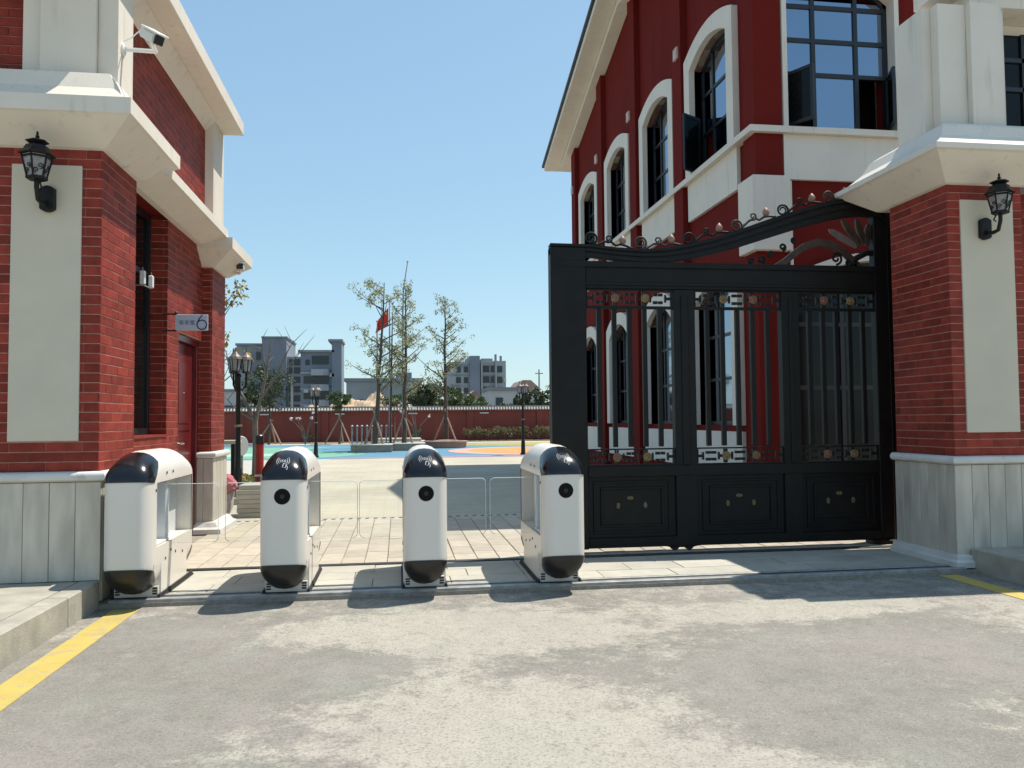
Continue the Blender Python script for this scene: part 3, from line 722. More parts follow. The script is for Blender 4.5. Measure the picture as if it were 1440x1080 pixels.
# window surrounds, sills, aprons, frames, panes
def window_side(b, li):
    s, zs, rise = lev[li]
    ow = hw + 0.24
    inner = arch_pts(b, hw, zs, rise); outer = arch_pts(b, ow, zs + 0.24, rise + 0.02)
    mb = MB()
    n = len(inner)
    vs = []
    for x in (XW - 0.10, XW + 0.22):
        for (y, z) in [(b - hw, s)] + inner + [(b + hw, s)]: vs.append((x, y, z))
        for (y, z) in [(b - ow, s)] + outer + [(b + ow, s)]: vs.append((x, y, z))
    k = n + 2
    fs = []
    for i in range(k - 1):
        fs += [(i, i + 1, k + i + 1, k + i), (2 * k + i, 3 * k + i, 3 * k + i + 1, 2 * k + i + 1), (i, 2 * k + i, 2 * k + i + 1, i + 1), (k + i, k + i + 1, 3 * k + i + 1, 3 * k + i)]
    fs += [(0, k, 3 * k, 2 * k), (k - 1, 3 * k - 1, 4 * k - 1, 2 * k - 1)]
    mb.add(vs, fs)
    P(mb, "window_surround", m_sill)
    P(B(XW - 0.06, XW - 0.003, b - ow, b + ow, (s - 0.72) if li else 0.42, s - 0.092), "apron_panel", m_sill)
    # frame
    x0, x1 = XW + 0.12, XW + 0.18
    f = MB()
    f.box(x0, x1, b - hw, b - hw + 0.06, s, zs + 0.05).box(x0, x1, b + hw - 0.06, b + hw, s, zs + 0.05).box(x0, x1, b - hw, b + hw, s, s + 0.06)
    it = arch_pts(b, hw, zs, rise); f.prism(it + [(y, z - 0.07) for y, z in reversed(it)], 'x', x0, x1)
    for dy in (-0.28, 0.28): f.box(x0, x1, b + dy - 0.025, b + dy + 0.025, s + 0.06, zs + rise * 0.8)
    for z in (s + (zs - s) * 0.38, s + (zs - s) * 0.74): f.box(x0 + 0.002, x1 - 0.002, b - hw + 0.06, b + hw - 0.06, z - 0.025, z + 0.025)
    fr = P(f, "window", m_wframe)
    cols = [(-hw + 0.06, -0.305), (-0.255, 0.255), (0.305, hw - 0.06)]
    rows = [(s + 0.06, s + (zs - s) * 0.38 - 0.025), (s + (zs - s) * 0.38 + 0.025, s + (zs - s) * 0.74 - 0.025), (s + (zs - s) * 0.74 + 0.025, zs)]
    for ci, (c0, c1) in enumerate(cols):
        for ri, (q0, q1) in enumerate(rows):
            if li == 1 and b == bays[3] and ri == 0 and ci == 2: continue           # this casement stands open
            t = random.uniform(-0.004, 0.004)
            mb = MB()
            if ri < 2: mb.prism([(b + c0, q0), (b + c1, q0), (b + c1, q1), (b + c0, q1)], 'x', x0 + 0.02, x0 + 0.032)
            else:
                top = [(y, z) for y, z in arch_pts(b, hw, zs - 0.05, rise, 24) if b + c0 - 1e-6 <= y <= b + c1 + 1e-6]
                zz = lambda y: zs - 0.05 + rise * (1 - ((y - b) / hw) ** 2)
                top = [(b + c0, zz(b + c0))] + [p for p in top if b + c0 + .01 < p[0] < b + c1 - .01] + [(b + c1, zz(b + c1))]
                mb.prism([(b + c1, q0), (b + c0, q0)] + top, 'x', x0 + 0.02, x0 + 0.032)
            mb.build("pane", m_glass, fr)
    P(B(XW + 0.55, XW + 0.6, b - hw - .3, b + hw + .3, s - 0.3, zs + rise + 0.3), "painted_room_shade", m_wframe)  # near-black sheet, paints the shade of the room behind the window
for b in bays:
    for li in (0, 1): window_side(b, li)
P(MB().box(XW - 0.15, XW + 0.10, YA - 0.02, YB, 5.22, 5.31), "sill_band", m_sill)
P(MB().box(4.85, 9.0, YA - 0.14, YA - 0.024, 5.22, 5.31), "sill_band", m_sill)
# open casement by the corner
ca = P(MB().box(0, 0.04, 0, 0.045, 0, 0.95).box(0, 0.04, 0.405, 0.45, 0, 0.95).box(0, 0.04, 0.045, 0.405, 0, 0.045).box(0, 0.04, 0.045, 0.405, 0.905, 0.95), "open_casement", m_wframe)
ca.data.transform(Matrix.Translation(ORG[SB.name])); ca.location = Vector((5.08, 12.74, 5.34)) - ORG[SB.name]; ca.rotation_euler = (0, 0, rad(122))
g = B(0.012, 0.022, 0.045, 0.405, 0.045, 0.905).build("pane", m_glass_dark, None); g.parent = ca
# front windows
def window_front(li):
    s, zs, rise = fl[li]; fx, fhw = fcen[li]; ow = fhw + 0.07
    inner = arch_pts(fx, fhw - 0.001, zs, rise); outer = arch_pts(fx, ow, zs + 0.10, rise + 0.02)
    k = len(inner) + 2; vs = []
    for y in (YA - 0.08, YA + 0.2):
        for (x, z) in [(fx - fhw, s)] + inner + [(fx + fhw, s)]: vs.append((x, y, z))
        for (x, z) in [(fx - ow, s)] + outer + [(fx + ow, s)]: vs.append((x, y, z))
    fs = []
    for i in range(k - 1):
        fs += [(i, i + 1, k + i + 1, k + i), (2 * k + i, 3 * k + i, 3 * k + i + 1, 2 * k + i + 1), (i, 2 * k + i, 2 * k + i + 1, i + 1), (k + i, k + i + 1, 3 * k + i + 1, 3 * k + i)]
    fs += [(0, k, 3 * k, 2 * k), (k - 1, 3 * k - 1, 4 * k - 1, 2 * k - 1)]
    P(MB().add(vs, fs), "window_surround", m_sill)
    y0, y1 = YA + 0.10, YA + 0.17
    f = MB()
    f.box(fx - fhw, fx - fhw + 0.06, y0, y1, s, zs + 0.04).box(fx + fhw - 0.06, fx + fhw, y0, y1, s, zs + 0.04).box(fx - fhw, fx + fhw, y0, y1, s, s + 0.06)
    it = arch_pts(fx, fhw, zs, rise); f.prism(it + [(x, z - 0.07) for x, z in reversed(it)], 'y', y0, y1)
    mx = [-fhw * 0.4, fhw * 0.4]
    hs = [s + 0.86, s + 1.36, s + 1.86] if li else [s + 1.3, s + 2.2]
    for m_ in mx: f.box(fx + m_ - 0.03, fx + m_ + 0.03, y0, y1, s + 0.06, zs + rise * 0.85)
    for z in hs: f.box(fx - fhw + 0.06, fx + fhw - 0.06, y0 + .002, y1 - .002, z - 0.03, z + 0.03)
    fr = P(f, "window", m_wframe)
    xs = [(-fhw + 0.06, mx[0] - 0.03), (mx[0] + 0.03, mx[1] - 0.03), (mx[1] + 0.03, fhw - 0.06)]
    zz = [s + 0.06] + hs + [zs + 0.05]
    for ci, (a, b) in enumerate(xs):
        for ri in range(len(zz) - 1):
            if li and ri == 0 and ci in (0, 2): continue                           # both side casements stand open
            B(fx + a, fx + b, y0 + 0.025, y0 + 0.037, zz[ri] + 0.03 * (ri > 0), zz[ri + 1] - 0.03).build("pane", m_glass if li else m_glass_dark, fr)
    P(B(fx - fhw - 0.3, fx + fhw + 0.3, YA + 0.9, YA + 0.95, s - .3, zs + rise + .4), "painted_room_shade", m_wframe)  # dark sheet painting the room's shade behind the front window
window_front(1); window_front(0)
P(B(5.38, 9.0, YA - 0.06, YA - 0.003, 4.58, 5.218), "apron_panel", m_sill)
P(MB().box(4.86, 5.42, YA - 0.16, YA + 0.34, 3.55, 4.60), "corner_block", m_sill, bevel=0.01)
for (hx, hy, ang) in ((fx - fhw + 0.05, YA + 0.10, -62), (fx + fhw - 0.05, YA + 0.10, -112)):
    ca = P(MB().box(0, 0.045, 0, 0.04, 0, 0.78).box(0.40, 0.445, 0, 0.04, 0, 0.78).box(0.045, 0.40, 0, 0.04, 0, 0.045).box(0.045, 0.40, 0, 0.04, 0.735, 0.78), "open_casement", m_wframe)
    ca.data.transform(Matrix.Translation(ORG[SB.name])); ca.location = Vector((hx, hy, 5.38)) - ORG[SB.name]; ca.rotation_euler = (0, 0, rad(ang))
    g = B(0.045, 0.40, 0.012, 0.024, 0.045, 0.735).build("pane", m_glass_dark, None); g.parent = ca
P(MB().tube([(5.46, YA - 0.06, 1.0), (5.46, YA - 0.06, 4.55)], 0.022), "conduit", m_sill)

# ================================================================== TURNSTILES
HW, LEN, ZS, ZB = 0.157, 1.24, 0.825, 0.262
def tw(y):
    r = 0.10; e = min(y, LEN - y)
    return HW if e >= r else HW - r + math.sqrt(max(0, r * r - (r - e) ** 2))
def tzt(y):
    e = min(y, LEN - y); k = 0.40 if y < LEN / 2 else 0.46
    t = min(1, e / k); return 0.842 + 0.203 * math.sqrt(max(0, 1 - (1 - t) ** 2))
def tzb(y):
    e = min(y, LEN - y); t = min(1, e / 0.26); return 0.250 - 0.205 * math.sqrt(max(0, 1 - (1 - t) ** 2))
SE = 2.35
def ring(y, off=0.0, n=14):
    w_, zt, zb = tw(y) + off, tzt(y) + off, tzb(y) - off
    pts = []
    for i in range(n + 1):
        q = math.pi * i / n; c, s = math.cos(q), math.sin(q)
        pts.append((w_ * math.copysign(abs(c) ** (2 / SE), c), y, ZS + (zt - ZS) * abs(s) ** (2 / SE)))
    for i in range(n + 1):
        q = math.pi + math.pi * i / n; c, s = math.cos(q), math.sin(q)
        pts.append((w_ * math.copysign(abs(c) ** (2 / SE), c), y, ZB - (ZB - zb) * abs(s) ** (2 / SE)))
    return pts
def shell_bm(off=0.0):
    ys = [0, .003, .008, .015, .025, .04, .055, .075, .10, .13, .17, .21, .25, .29, .33, .37, .41, .46, .54]
    ys = ys + [LEN / 2] + [LEN - y for y in reversed(ys)]
    bm = bmesh.new(); rows = []
    for y in ys:
        yy = y - off if y < LEN / 2 else y + off
        rows.append([bm.verts.new((p[0], yy, p[2])) for p in ring(y, off)])
    n = len(rows[0])
    for a, b in zip(rows, rows[1:]):
        for j in range(n): bm.faces.new((a[j], a[(j + 1) % n], b[(j + 1) % n], b[j]))
    bm.faces.new(rows[0]); bm.faces.new(list(reversed(rows[-1])))
    bmesh.ops.recalc_face_normals(bm, faces=bm.faces)
    return bm
def keep(bm, co, no):
    """cut away the side the normal points to"""
    g = list(bm.verts) + list(bm.edges) + list(bm.faces)
    bmesh.ops.bisect_plane(bm, geom=g, plane_co=co, plane_no=no, clear_outer=True, dist=1e-5)
def cut(bm, co, no):
    g = list(bm.verts) + list(bm.edges) + list(bm.faces)
    bmesh.ops.bisect_plane(bm, geom=g, plane_co=co, plane_no=no, dist=1e-5)
def bm_obj(bm, name, mat, parent, smooth=True):
    me = bpy.data.meshes.new(name); bm.to_mesh(me); bm.free()
    if smooth:
        for p in me.polygons: p.use_smooth = True
        me.set_sharp_from_angle(angle=rad(35))
    me.materials.append(mat)
    o = bpy.data.objects.new(name, me); COL.objects.link(o); o.parent = parent; ORG[o.name] = ORG[parent.name].copy()
    return o
def surf(x, y, off=0.004):
    w_, zt = tw(y), tzt(y)
    return ZS + (zt - ZS) * max(0, 1 - (abs(x) / w_) ** SE) ** (1 / SE) + off
def make_turnstile(label):
    t = thing("turnstile", (0, 0, 0), label, "turnstile", "turnstiles in a row across the gateway")
    bm = shell_bm()
    for co, no in (((0, .18, 0), (0, 1, 0)), ((0, 1.14, 0), (0, 1, 0)), ((0, 0, .37), (0, 0, 1)), ((0, 0, .82), (0, 0, 1)), ((0, .13, 0), (0, 1, 0))): cut(bm, co, no)
    kill = [f for f in bm.faces if abs(f.calc_center_median().x) > 0.14 and .18 < f.calc_center_median().y < 1.14 and .37 < f.calc_center_median().z < .82]
    bmesh.ops.delete(bm, geom=kill, context='FACES')
    bm_obj(bm, "housing", m_pwhite, t)
    sm_ = MB(); q_ = ring(.118, .0005); sm_.tube([p for p in q_], .0014, 4).build("panel_seam", m_steel_dull, t)
    MB().box(-.04, .04, .16, 1.16, .35, .83).build("inner_panel", m_pgrey, t)
    MB().box(-.149, .149, .15, 1.17, .335, .368).box(-.147, .147, .15, 1.17, .822, .840).box(-.149, .149, .145, .178, .369, .821).box(-.149, .149, 1.142, 1.175, .369, .821).build("recess_frame", m_pwhite, t)
    MB().box(-.135, .135, .20, .57, .369, .385).build("recess_ledge", m_pwhite, t, bevel=.004)
    # black visor over the front, black nose underneath at both ends
    bm = shell_bm(0.004)
    keep(bm, (0, 0, .838), (0, -.12, -1)); keep(bm, (0, .11, .822), (0, .63, -.78)); keep(bm, (0, .29, .95), (0, .92, .39))
    bm_obj(bm, "visor", m_dome, t)
    bm = shell_bm(0.004)
    keep(bm, (0, 0, .250), (0, .25, 1)); keep(bm, (0, .12, .217), (0, .66, .75))
    bm_obj(bm, "nose_cap", m_blackplastic, t)
    bm = shell_bm(0.004)
    keep(bm, (0, LEN, .250), (0, -.25, 1)); keep(bm, (0, LEN - .12, .217), (0, -.66, .75))
    bm_obj(bm, "nose_cap", m_blackplastic, t)
    MB().box(-.1565, .1565, .30, .99, .012, .262).box(-.146, .146, .262, .2995, .012, .085).build("base_plate", m_pwhite, t)
    vt = MB()
    for sx in (-1, 1):
        for k in range(3): vt.box(sx * .125 - .016, sx * .125 + .016, .2605, .264, .030 + k * .018, .042 + k * .018)
    vt.build("vent_slots", m_rubber, t, kind="stuff")
    MB().box(-.172, .172, .22, 1.16, .0, .014).box(-.165, -.15, .24, 1.16, .0145, .035).box(.15, .165, .24, 1.16, .0145, .035).build("skid", m_rubber, t, bevel=.003)
    MB().box(-.128, .128, .525, .595, .30, .805).build("wing_hub", m_pgrey, t, bevel=.01)
    for sx in (-1, 1):
        for (y, z) in ((.42, .878), (.58, .88), (.40, .26), (.54, .30), (.66, .27), (.86, .24), (.155, .77)):
            MB().lathe([(.010, 0), (.010, .003)], (sx * (HW + .0005), y, z), 10, Matrix.Rotation(rad(90 * sx), 4, 'Y')).build("sensor", m_rubber, t)
    return t
def add_wing(t, sx):
    a, b, z0, z1, r = .13, .490, .345, .782, .035
    o = [(sx * a, z0), (sx * b, z0)] if False else [(sx * a, z0)] + [(sx * (b - r + r * math.cos(q)), z0 + r + r * math.sin(q)) for q in [rad(-90 + 15 * i) for i in range(7)]] + [(sx * (b - r + r * math.cos(q)), z1 - r + r * math.sin(q)) for q in [rad(15 * i) for i in range(7)]] + [(sx * a, z1)]
    g = MB().prism(o, 'y', .555, .565).build("glass_wing", m_clear, t)
    g["label"] = "clear glass wing with rounded outer corners"
    MB().tube([(x, .56, z) for x, z in o[1:]], .0022, 6).build("polished_edge", m_edge, g)
def add_reader(t):
    MB().lathe([(.055, 0), (.055, .003)], (0.004, .001, .722), 32, Matrix.Rotation(rad(90), 4, 'X')).build("camera_lens", m_lens, t)
    MB().lathe([(.016, 0), (.016, .0012)], (0.004, -.0022, .722), 20, Matrix.Rotation(rad(90), 4, 'X')).build("lens_core", m_dome, t)
    def on(x, z):                                  # the point of the visor at this front-view position
        lo, hi = 0.0, 0.40
        for _ in range(24):
            m_ = (lo + hi) / 2
            if surf(x, m_, 0.0) < z: lo = m_
            else: hi = m_
        return (x, lo - .007, z + .003)
    e = MB(); zc = .962
    for sx in (-1, 1):
        for rr in (.018, .031, .044):
            e.tube([on(sx * rr * math.cos(rad(q)), zc + rr * .75 * math.sin(rad(q))) for q in range(-40, 41, 10)], .0016, 5)
    e.tube([on(.008 * math.cos(rad(q)), zc + .008 * math.sin(rad(q))) for q in range(0, 361, 30)], .002, 5)
    e.tube([on(x, z) for x, z in ((.006, zc - .016), (.026, zc - .022), (.020, zc - .046), (.000, zc - .040), (.006, zc - .016))], .0026, 5)
    e.tube([on(x, z) for x, z in ((.028, zc - .030), (.036, zc - .046), (.030, zc - .058))], .0026, 5)
    e.build("contactless_emblem", m_print, t)
TX = [-1.835, -0.805, 0.190, 1.205]
TL = ["white turnstile without a round lens, standing against the left plinth of the guard house",
      "white turnstile with a round lens, second from the guard house plinth",
      "white turnstile with a round lens, in the middle of the paved gateway",
      "white turnstile with a round lens, standing beside the black gate"]
t0 = make_turnstile(TL[0])
ts = [t0] + [dup(t0, (TX[i], 5.75, 0.0), 0, TL[i]) for i in (1, 2, 3)]
t0.location = (TX[0], 5.75, 0)
for i, t in enumerate(ts):
    ORG[t.name] = Vector((0, 0, 0))
    if i < 3: add_wing(t, 1)
    if i > 0: add_wing(t, -1); add_reader(t)

# ================================================================== BLACK GATE
G = thing("iron_gate", (3.1, 7.29, 0), "tall black sliding gate with barred panels and a swooping scrolled top rail", "gate")
P = lambda mb, name, mat, **k: mb.build(name, mat, G, **k)
GA, GB = 7.25, 7.34
P(B(1.40, 1.735, GA - .02, GB + .02, 0.04, 2.84), "end_post", m_black, bevel=.006)
P(B(4.655, 4.80, GA, GB, 0.0, 3.25), "end_post", m_black, bevel=.006)
P(B(4.83, 4.97, GA + .12, GB + .16, 0.0, 3.3), "catch_post", m_black, bevel=.006)
for a, b in ((2.585, 2.795), (3.67, 3.85)): P(MB().box(a, b, GA, GB, 0.055, 2.46).box(a + .07, b - .07, GA - .012, GA - .001, .8, 2.40), "mullion", m_black, bevel=.004)
P(MB().box(1.737, 4.653, GA - .005, GB + .005, 2.462, 2.70).box(1.45, 4.653, GA - .025, GA - .006, 2.66, 2.715).box(1.45, 4.653, GA - .018, GA - .0055, 2.49, 2.52), "top_beam", m_black, bevel=.004)
P(B(1.737, 4.653, GA - .005, GB + .005, 0.045, 0.135), "bottom_beam", m_black, bevel=.004)
P(B(1.737, 4.653, GA - .004, GB + .004, 0.70, 0.80), "middle_beam", m_black, bevel=.004)
pan = [(1.738, 2.583), (2.797, 3.668), (3.852, 4.653)]
for pi, (a, b) in enumerate(pan):
    P(B(a, b, GA + .03, GB - .03, .137, .698), "lower_panel", m_black)
    fr = MB()
    for ins, pr_ in ((.05, .014), (.12, .018)):
        x0, x1, z0, z1 = a + ins, b - ins, .137 + ins * .8, .698 - ins * .8
        wdt = .022
        fr.box(x0, x1, GA + .03 - pr_, GA + .028, z0, z0 + wdt).box(x0, x1, GA + .03 - pr_, GA + .028, z1 - wdt, z1).box(x0, x0 + wdt, GA + .03 - pr_, GA + .028, z0 + wdt, z1 - wdt).box(x1 - wdt, x1, GA + .03 - pr_, GA + .028, z0 + wdt, z1 - wdt)
    P(fr, "panel_moulding", m_black, bevel=.003)
    c = (a + b) / 2 - .02
    for k, (dx, dz, rx, rz) in enumerate(((0, .50, .040, .018), (-.115, .43, .018, .036), (.145, .43, .018, .036))):
        o = MB()
        for q in range(6):
            an = q * math.pi / 3
            o.lathe([(.001, -.012), (.011, -.004), (.011, .004), (.001, .012)], (c + dx + rx * .55 * math.cos(an), GA + .024, dz + rz * .55 * math.sin(an)), 6)
        o.lathe([(.001, -.012), (.010, 0), (.001, .012)], (c + dx, GA + .022, dz), 6)
        P(o, "gilt_leaf", m_gold)
    # bars and the two key-pattern bands
    n = 5; step = (b - a) / 5.72
    xs = [a + step * (k + .86) for k in range(n)]
    for x in xs: P(B(x - .021, x + .021, GA + .02, GA + .062, .975, 2.285), "bar", m_black, bevel=.003)
    for (z0, z1) in ((2.305, 2.445), (.815, .945)):
        zc = (z0 + z1) / 2; kp = MB(); h = .013
        kp.box(a, b, GA + .015, GA + .055, z0 - .03, z0 - .004).box(a, b, GA + .015, GA + .055, z1 + .002, z1 + .015)
        for ci in range(6):
            c0 = a + (b - a) * ci / 6 + .005; c1 = a + (b - a) * (ci + 1) / 6 - .005
            fl_ = 1 if ci % 2 == 0 else -1
            e0 = c0 if fl_ > 0 else c1
            kp.box(min(e0, e0 + fl_ * .012), max(e0, e0 + fl_ * .012), GA + .02, GA + .05, z0, z1)
            m1 = e0 + fl_ * .055; kp.box(min(e0, m1), max(e0, m1), GA + .022, GA + .048, zc - h, zc + h)
            kp.box(min(m1, m1 + fl_ * .014), max(m1, m1 + fl_ * .014), GA + .021, GA + .049, zc - .036, zc + .036)
            m2 = e0 + fl_ * .09; m3 = e0 + fl_ * (c1 - c0)
            kp.box(min(m2, m3), max(m2, m3), GA + .022, GA + .048, z1 - .046, z1 - .020)
            kp.box(min(m2, m3), max(m2, m3), GA + .022, GA + .048, z0 + .020, z0 + .046)
        P(kp, "key_pattern_band", m_black)
        for k, x in enumerate((a + (b - a) / 3, a + (b - a) * 2 / 3 + .01)):
            P(MB().lathe([(.042, 0), (.042, .012), (.032, .018), (.022, .016), (.008, .022)], (x, GA + .018, zc), 18, Matrix.Rotation(rad(90), 4, 'X')), "rosette", m_copper if (k + pi) % 2 == 0 else m_brass)
# swooping top rail
tp = [(1.40, 2.875), (1.78, 2.872), (2.05, 2.848), (2.30, 2.838), (2.52, 2.855), (2.75, 2.90), (3.0, 2.965), (3.3, 3.065), (3.6, 3.172), (3.9, 3.272), (4.2, 3.355), (4.40, 3.392), (4.56, 3.40), (4.66, 3.385), (4.73, 3.35), (4.775, 3.29), (4.79, 3.22)]
th = [.105, .11, .115, .12, .13, .14, .15, .165, .175, .18, .18, .178, .172, .165, .15, .12, .08]
bt = [(x, z - t_) for (x, z), t_ in zip(tp, th)]
P(MB().strip(tp, bt, GA + .005, GB - .005), "curved_rail", m_black, bevel=.004)
rb = MB()
for f0, f1, dpt in ((.0, .22, .022), (.36, .58, .014), (.74, 1.0, .022)):
    a_ = [(x, z - t_ * f0 + .001) for (x, z), t_ in zip(tp, th)]; b_ = [(x, z - t_ * f1) for (x, z), t_ in zip(tp, th)]
    rb.strip(a_, b_, GA + .005 - dpt, GA + .003)
P(rb, "rail_moulding", m_black)
def railz(x):
    for (x0, z0), (x1, z1) in zip(tp, tp[1:]):
        if x0 <= x <= x1: return z0 + (z1 - z0) * (x - x0) / (x1 - x0)
    return tp[-1][1]
def spiral(cx, cz, r, turns, a0, sgn, r1=.25, n=26):
    return [(cx + (r + (r * r1 - r) * i / n) * math.cos(a0 + sgn * 2 * math.pi * turns * i / n), cz + (r + (r * r1 - r) * i / n) * math.sin(a0 + sgn * 2 * math.pi * turns * i / n)) for i in range(n + 1)]
yc = (GA + GB) / 2
x = 1.74; k = 0
while x < 4.62:
    z = railz(x); zr = lambda q: railz(min(q, 4.7))
    a = MB()
    sp = spiral(x + .06, z + .070, .064, 1.75, rad(-80), 1, .35)
    a.tube([(p, yc, q) for p, q in sp], [.012 - .005 * i / len(sp) for i in range(len(sp))], 6)
    path = [(x + .06, z + .006), (x + .13, zr(x + .13) + .02), (x + .19, zr(x + .19) + .055), (x + .235, zr(x + .235) + .06)]
    a.tube([(p, yc, q) for p, q in path], .0115, 6)
    sp = spiral(x + .235, zr(x + .235) + .088, .038, 1.4, rad(-120), 1)
    a.tube([(p, yc, q) for p, q in sp], [.010 - .004 * i / len(sp) for i in range(len(sp))], 6)
    path = [(x + .26, zr(x + .26) + .06), (x + .30, zr(x + .3) + .03), (x + .35, zr(x + .35) + .045), (x + .40, zr(x + .40) + .035), (x + .47, zr(x + .47) + .008)]
    a.tube([(p, yc, q) for p, q in path], .0115, 6)
    a.tube([(x + .11, yc, zr(x + .11) + .005), (x + .145, yc, zr(x + .145) + .03), (x + .13, yc, zr(x + .13) + .045)], [.009, .008, .004], 6)
    P(a, "scroll", m_bronze if k % 2 else m_iron, smooth=True)
    P(MB().lathe([(.006, -.012), (.030, .012), (.036, .034), (.024, .060), (.004, .082)], (x + .37, yc, zr(x + .37) + .05), 8), "bud", m_bud, smooth=True)
    x += .482; k += 1
# ironwork between the beam and the swoop, right half
for (cx, cz, r, s) in ((3.50, 2.775, .045, 1), (3.60, 2.83, .03, -1), (4.28, 2.80, .062, 1), (3.40, 2.76, .032, -1), (3.72, 2.90, .036, 1), (3.84, 2.97, .028, -1), (4.42, 2.76, .04, -1)):
    a = MB(); sp = spiral(cx, cz, r, 1.3, rad(-90), s)
    a.tube([(p, yc, q) for p, q in sp], .012, 6); P(a, "scroll", m_iron, smooth=True)
arch = [(3.62, 2.72), (3.72, 2.78), (3.82, 2.86), (3.94, 2.945), (4.08, 2.99), (4.22, 2.975), (4.36, 2.90), (4.48, 2.79), (4.55, 2.72)]
ib = [(x_, z_ - .075) if 0 < i < 8 else (x_ + (.10 if i == 0 else -.10), z_ - .005) for i, (x_, z_) in enumerate(arch)]
P(MB().strip(arch, ib, GA + .02, GB - .02), "fan_arch", m_bronze)
for k, an in enumerate((150, 128, 106, 84)):
    c0 = Vector((4.60, 0, 2.86)); d_ = Vector((math.cos(rad(an)), 0, math.sin(rad(an)))); n_ = Vector((-d_.z, 0, d_.x))
    L = (.46, .42, .36, .30)[k]
    o = [(c0 + d_ * t_ * L + n_ * s_).xz for t_, s_ in ((.25, .018), (.5, .034), (.75, .036), (.92, .022), (1.0, 0), (.92, -.022), (.75, -.036), (.5, -.034), (.25, -.018))]
    P(MB().prism([(p[0], p[1]) for p in o], 'y', yc - .015, yc + .015), "fan_leaf", m_bronze if k else m_rusty, bevel=.005)
P(MB().tube([(4.40, yc, 2.715), (4.48, yc, 2.80), (4.60, yc, 2.86), (4.66, yc, 2.86)], .03, 8), "fan_root", m_iron, smooth=True)
for dx in (-.07, .07): P(MB().lathe([(.02, -.02), (.045, -.018), (.045, .018), (.02, .02)], (2.64 + dx, yc, .047), 18, Matrix.Rotation(rad(90), 4, 'Y') @ Matrix.Rotation(0, 4, 'X') if False else Matrix.Rotation(rad(90), 4, 'X')), "wheel", m_rubber, smooth=True)
P(MB().box(2.46, 2.82, GA + .01, GB - .01, .047, .066) if False else MB().prism([(2.46, .046), (2.82, .046), (2.74, .03), (2.54, .03)], 'y', GA + .012, GB - .012), "wheel_bracket", m_black)
P(B(4.55, 4.80, GA - .03, GB + .03, .002, .044), "foot", m_black, bevel=.008)

# ================================================================== WALL LANTERNS
def lantern_head(t, c, s=1.0, glass=m_lampglass, mat=m_iron, cap=m_iron):
    cx, cy, cz = c
    def L(pr, n=6, **k): return MB().lathe([(r * s, z * s) for r, z in pr], c, n, rot=rad(30), **k)
    L([(.062, 0), (.070, .008), (.070, .018), (.060, .024)]).build("lantern_base", mat, t, bevel=.002)
    L([(.058, .024), (.090, .165)]).build("lantern_glass", glass, t)
    L([(.108, .165), (.118, .172), (.105, .185), (.085, .205), (.070, .235), (.045, .245)]).build("lantern_roof", cap, t, bevel=.002)
    L([(.040, .245), (.075, .262), (.072, .268), (.03, .282), (.010, .288)]).build("lantern_cap", cap, t, bevel=.002)
    MB().lathe([(r * s, z * s) for r, z in [(.006, .285), (.014, .296), (.014, .304), (.006, .312), (.010, .320), (.004, .338)]], c, 8).build("finial", cap, t, smooth=True)
    ribs = MB()
    for k in range(6):
        a = rad(60 * k + 30)
        ribs.tube([(cx + .060 * s * math.cos(a), cy + .060 * s * math.sin(a), cz + .02 * s), (cx + .094 * s * math.cos(a), cy + .094 * s * math.sin(a), cz + .170 * s)], .0065 * s, 6)
    ribs.build("lantern_ribs", mat, t)
    fil = MB()
    for k in range(6):
        a = rad(60 * k + 60)
        n_ = Vector((math.cos(a), math.sin(a), 0)); u_ = Vector((-n_.y, n_.x, 0))
        for sg, zc in ((1, .085), (-1, .055)):
            pts = []
            for (p, q) in spiral(sg * .012, zc, .020, 1.3, rad(-90), sg, .2, 16):
                rr = (.050 + .028 * (q - .024) / .141) + .006
                pts.append(Vector(c) + (n_ * rr + u_ * p + Vector((0, 0, q))) * s)
            fil.tube(pts, .0032 * s, 4)
        fil.tube([Vector(c) + (n_ * (.083) + u_ * p + Vector((0, 0, .15))) * s for p in (-.04, -.02, 0, .02, .04)], .007 * s, 4)
    fil.build("lantern_filigree", mat, t)
def wall_lantern(x, ywall, z, label, off=0.20):
    t = thing("wall_lantern", (x, ywall, z - 0.12), label, "lantern", "wall lanterns on the gate piers")
    MB().prism([(x - .05 + .10 * i / 8, z - .155 - .02 * math.sin(math.pi * i / 8)) for i in range(9)] + [(x + .05 - .10 * i / 8, z - .01 + .02 * math.sin(math.pi * i / 8)) for i in range(9)], 'y', ywall - .045, ywall - .0005).build("wall_plate", m_iron, t, bevel=.006)
    pts = [(x, ywall - .04, z - .10)] + [(x, ywall - .04 - (off - .04) * (1 - math.cos(rad(q))), z - .10 - .035 * math.sin(rad(q * 1.6))) for q in (20, 40, 60, 80)] + [(x, ywall - off, z - .05), (x, ywall - off, z + .002)]
    MB().tube(pts, .016, 10).build("arm", m_iron, t, smooth=True)
    MB().tube([(x, ywall - off + .05, z), (x, ywall - off + .075, z - .03), (x, ywall - off + .05, z - .05)], .006, 6).build("curl", m_iron, t, smooth=True)
    lantern_head(t, (x, ywall - off, z), 1.0)
    return t
wall_lantern(-2.44, 5.99, 2.905, "black hexagonal wall lantern on the beige panel of the guard house")
wall_lantern(4.90, 6.07, 2.895, "black hexagonal wall lantern on the beige panel right of the gate")

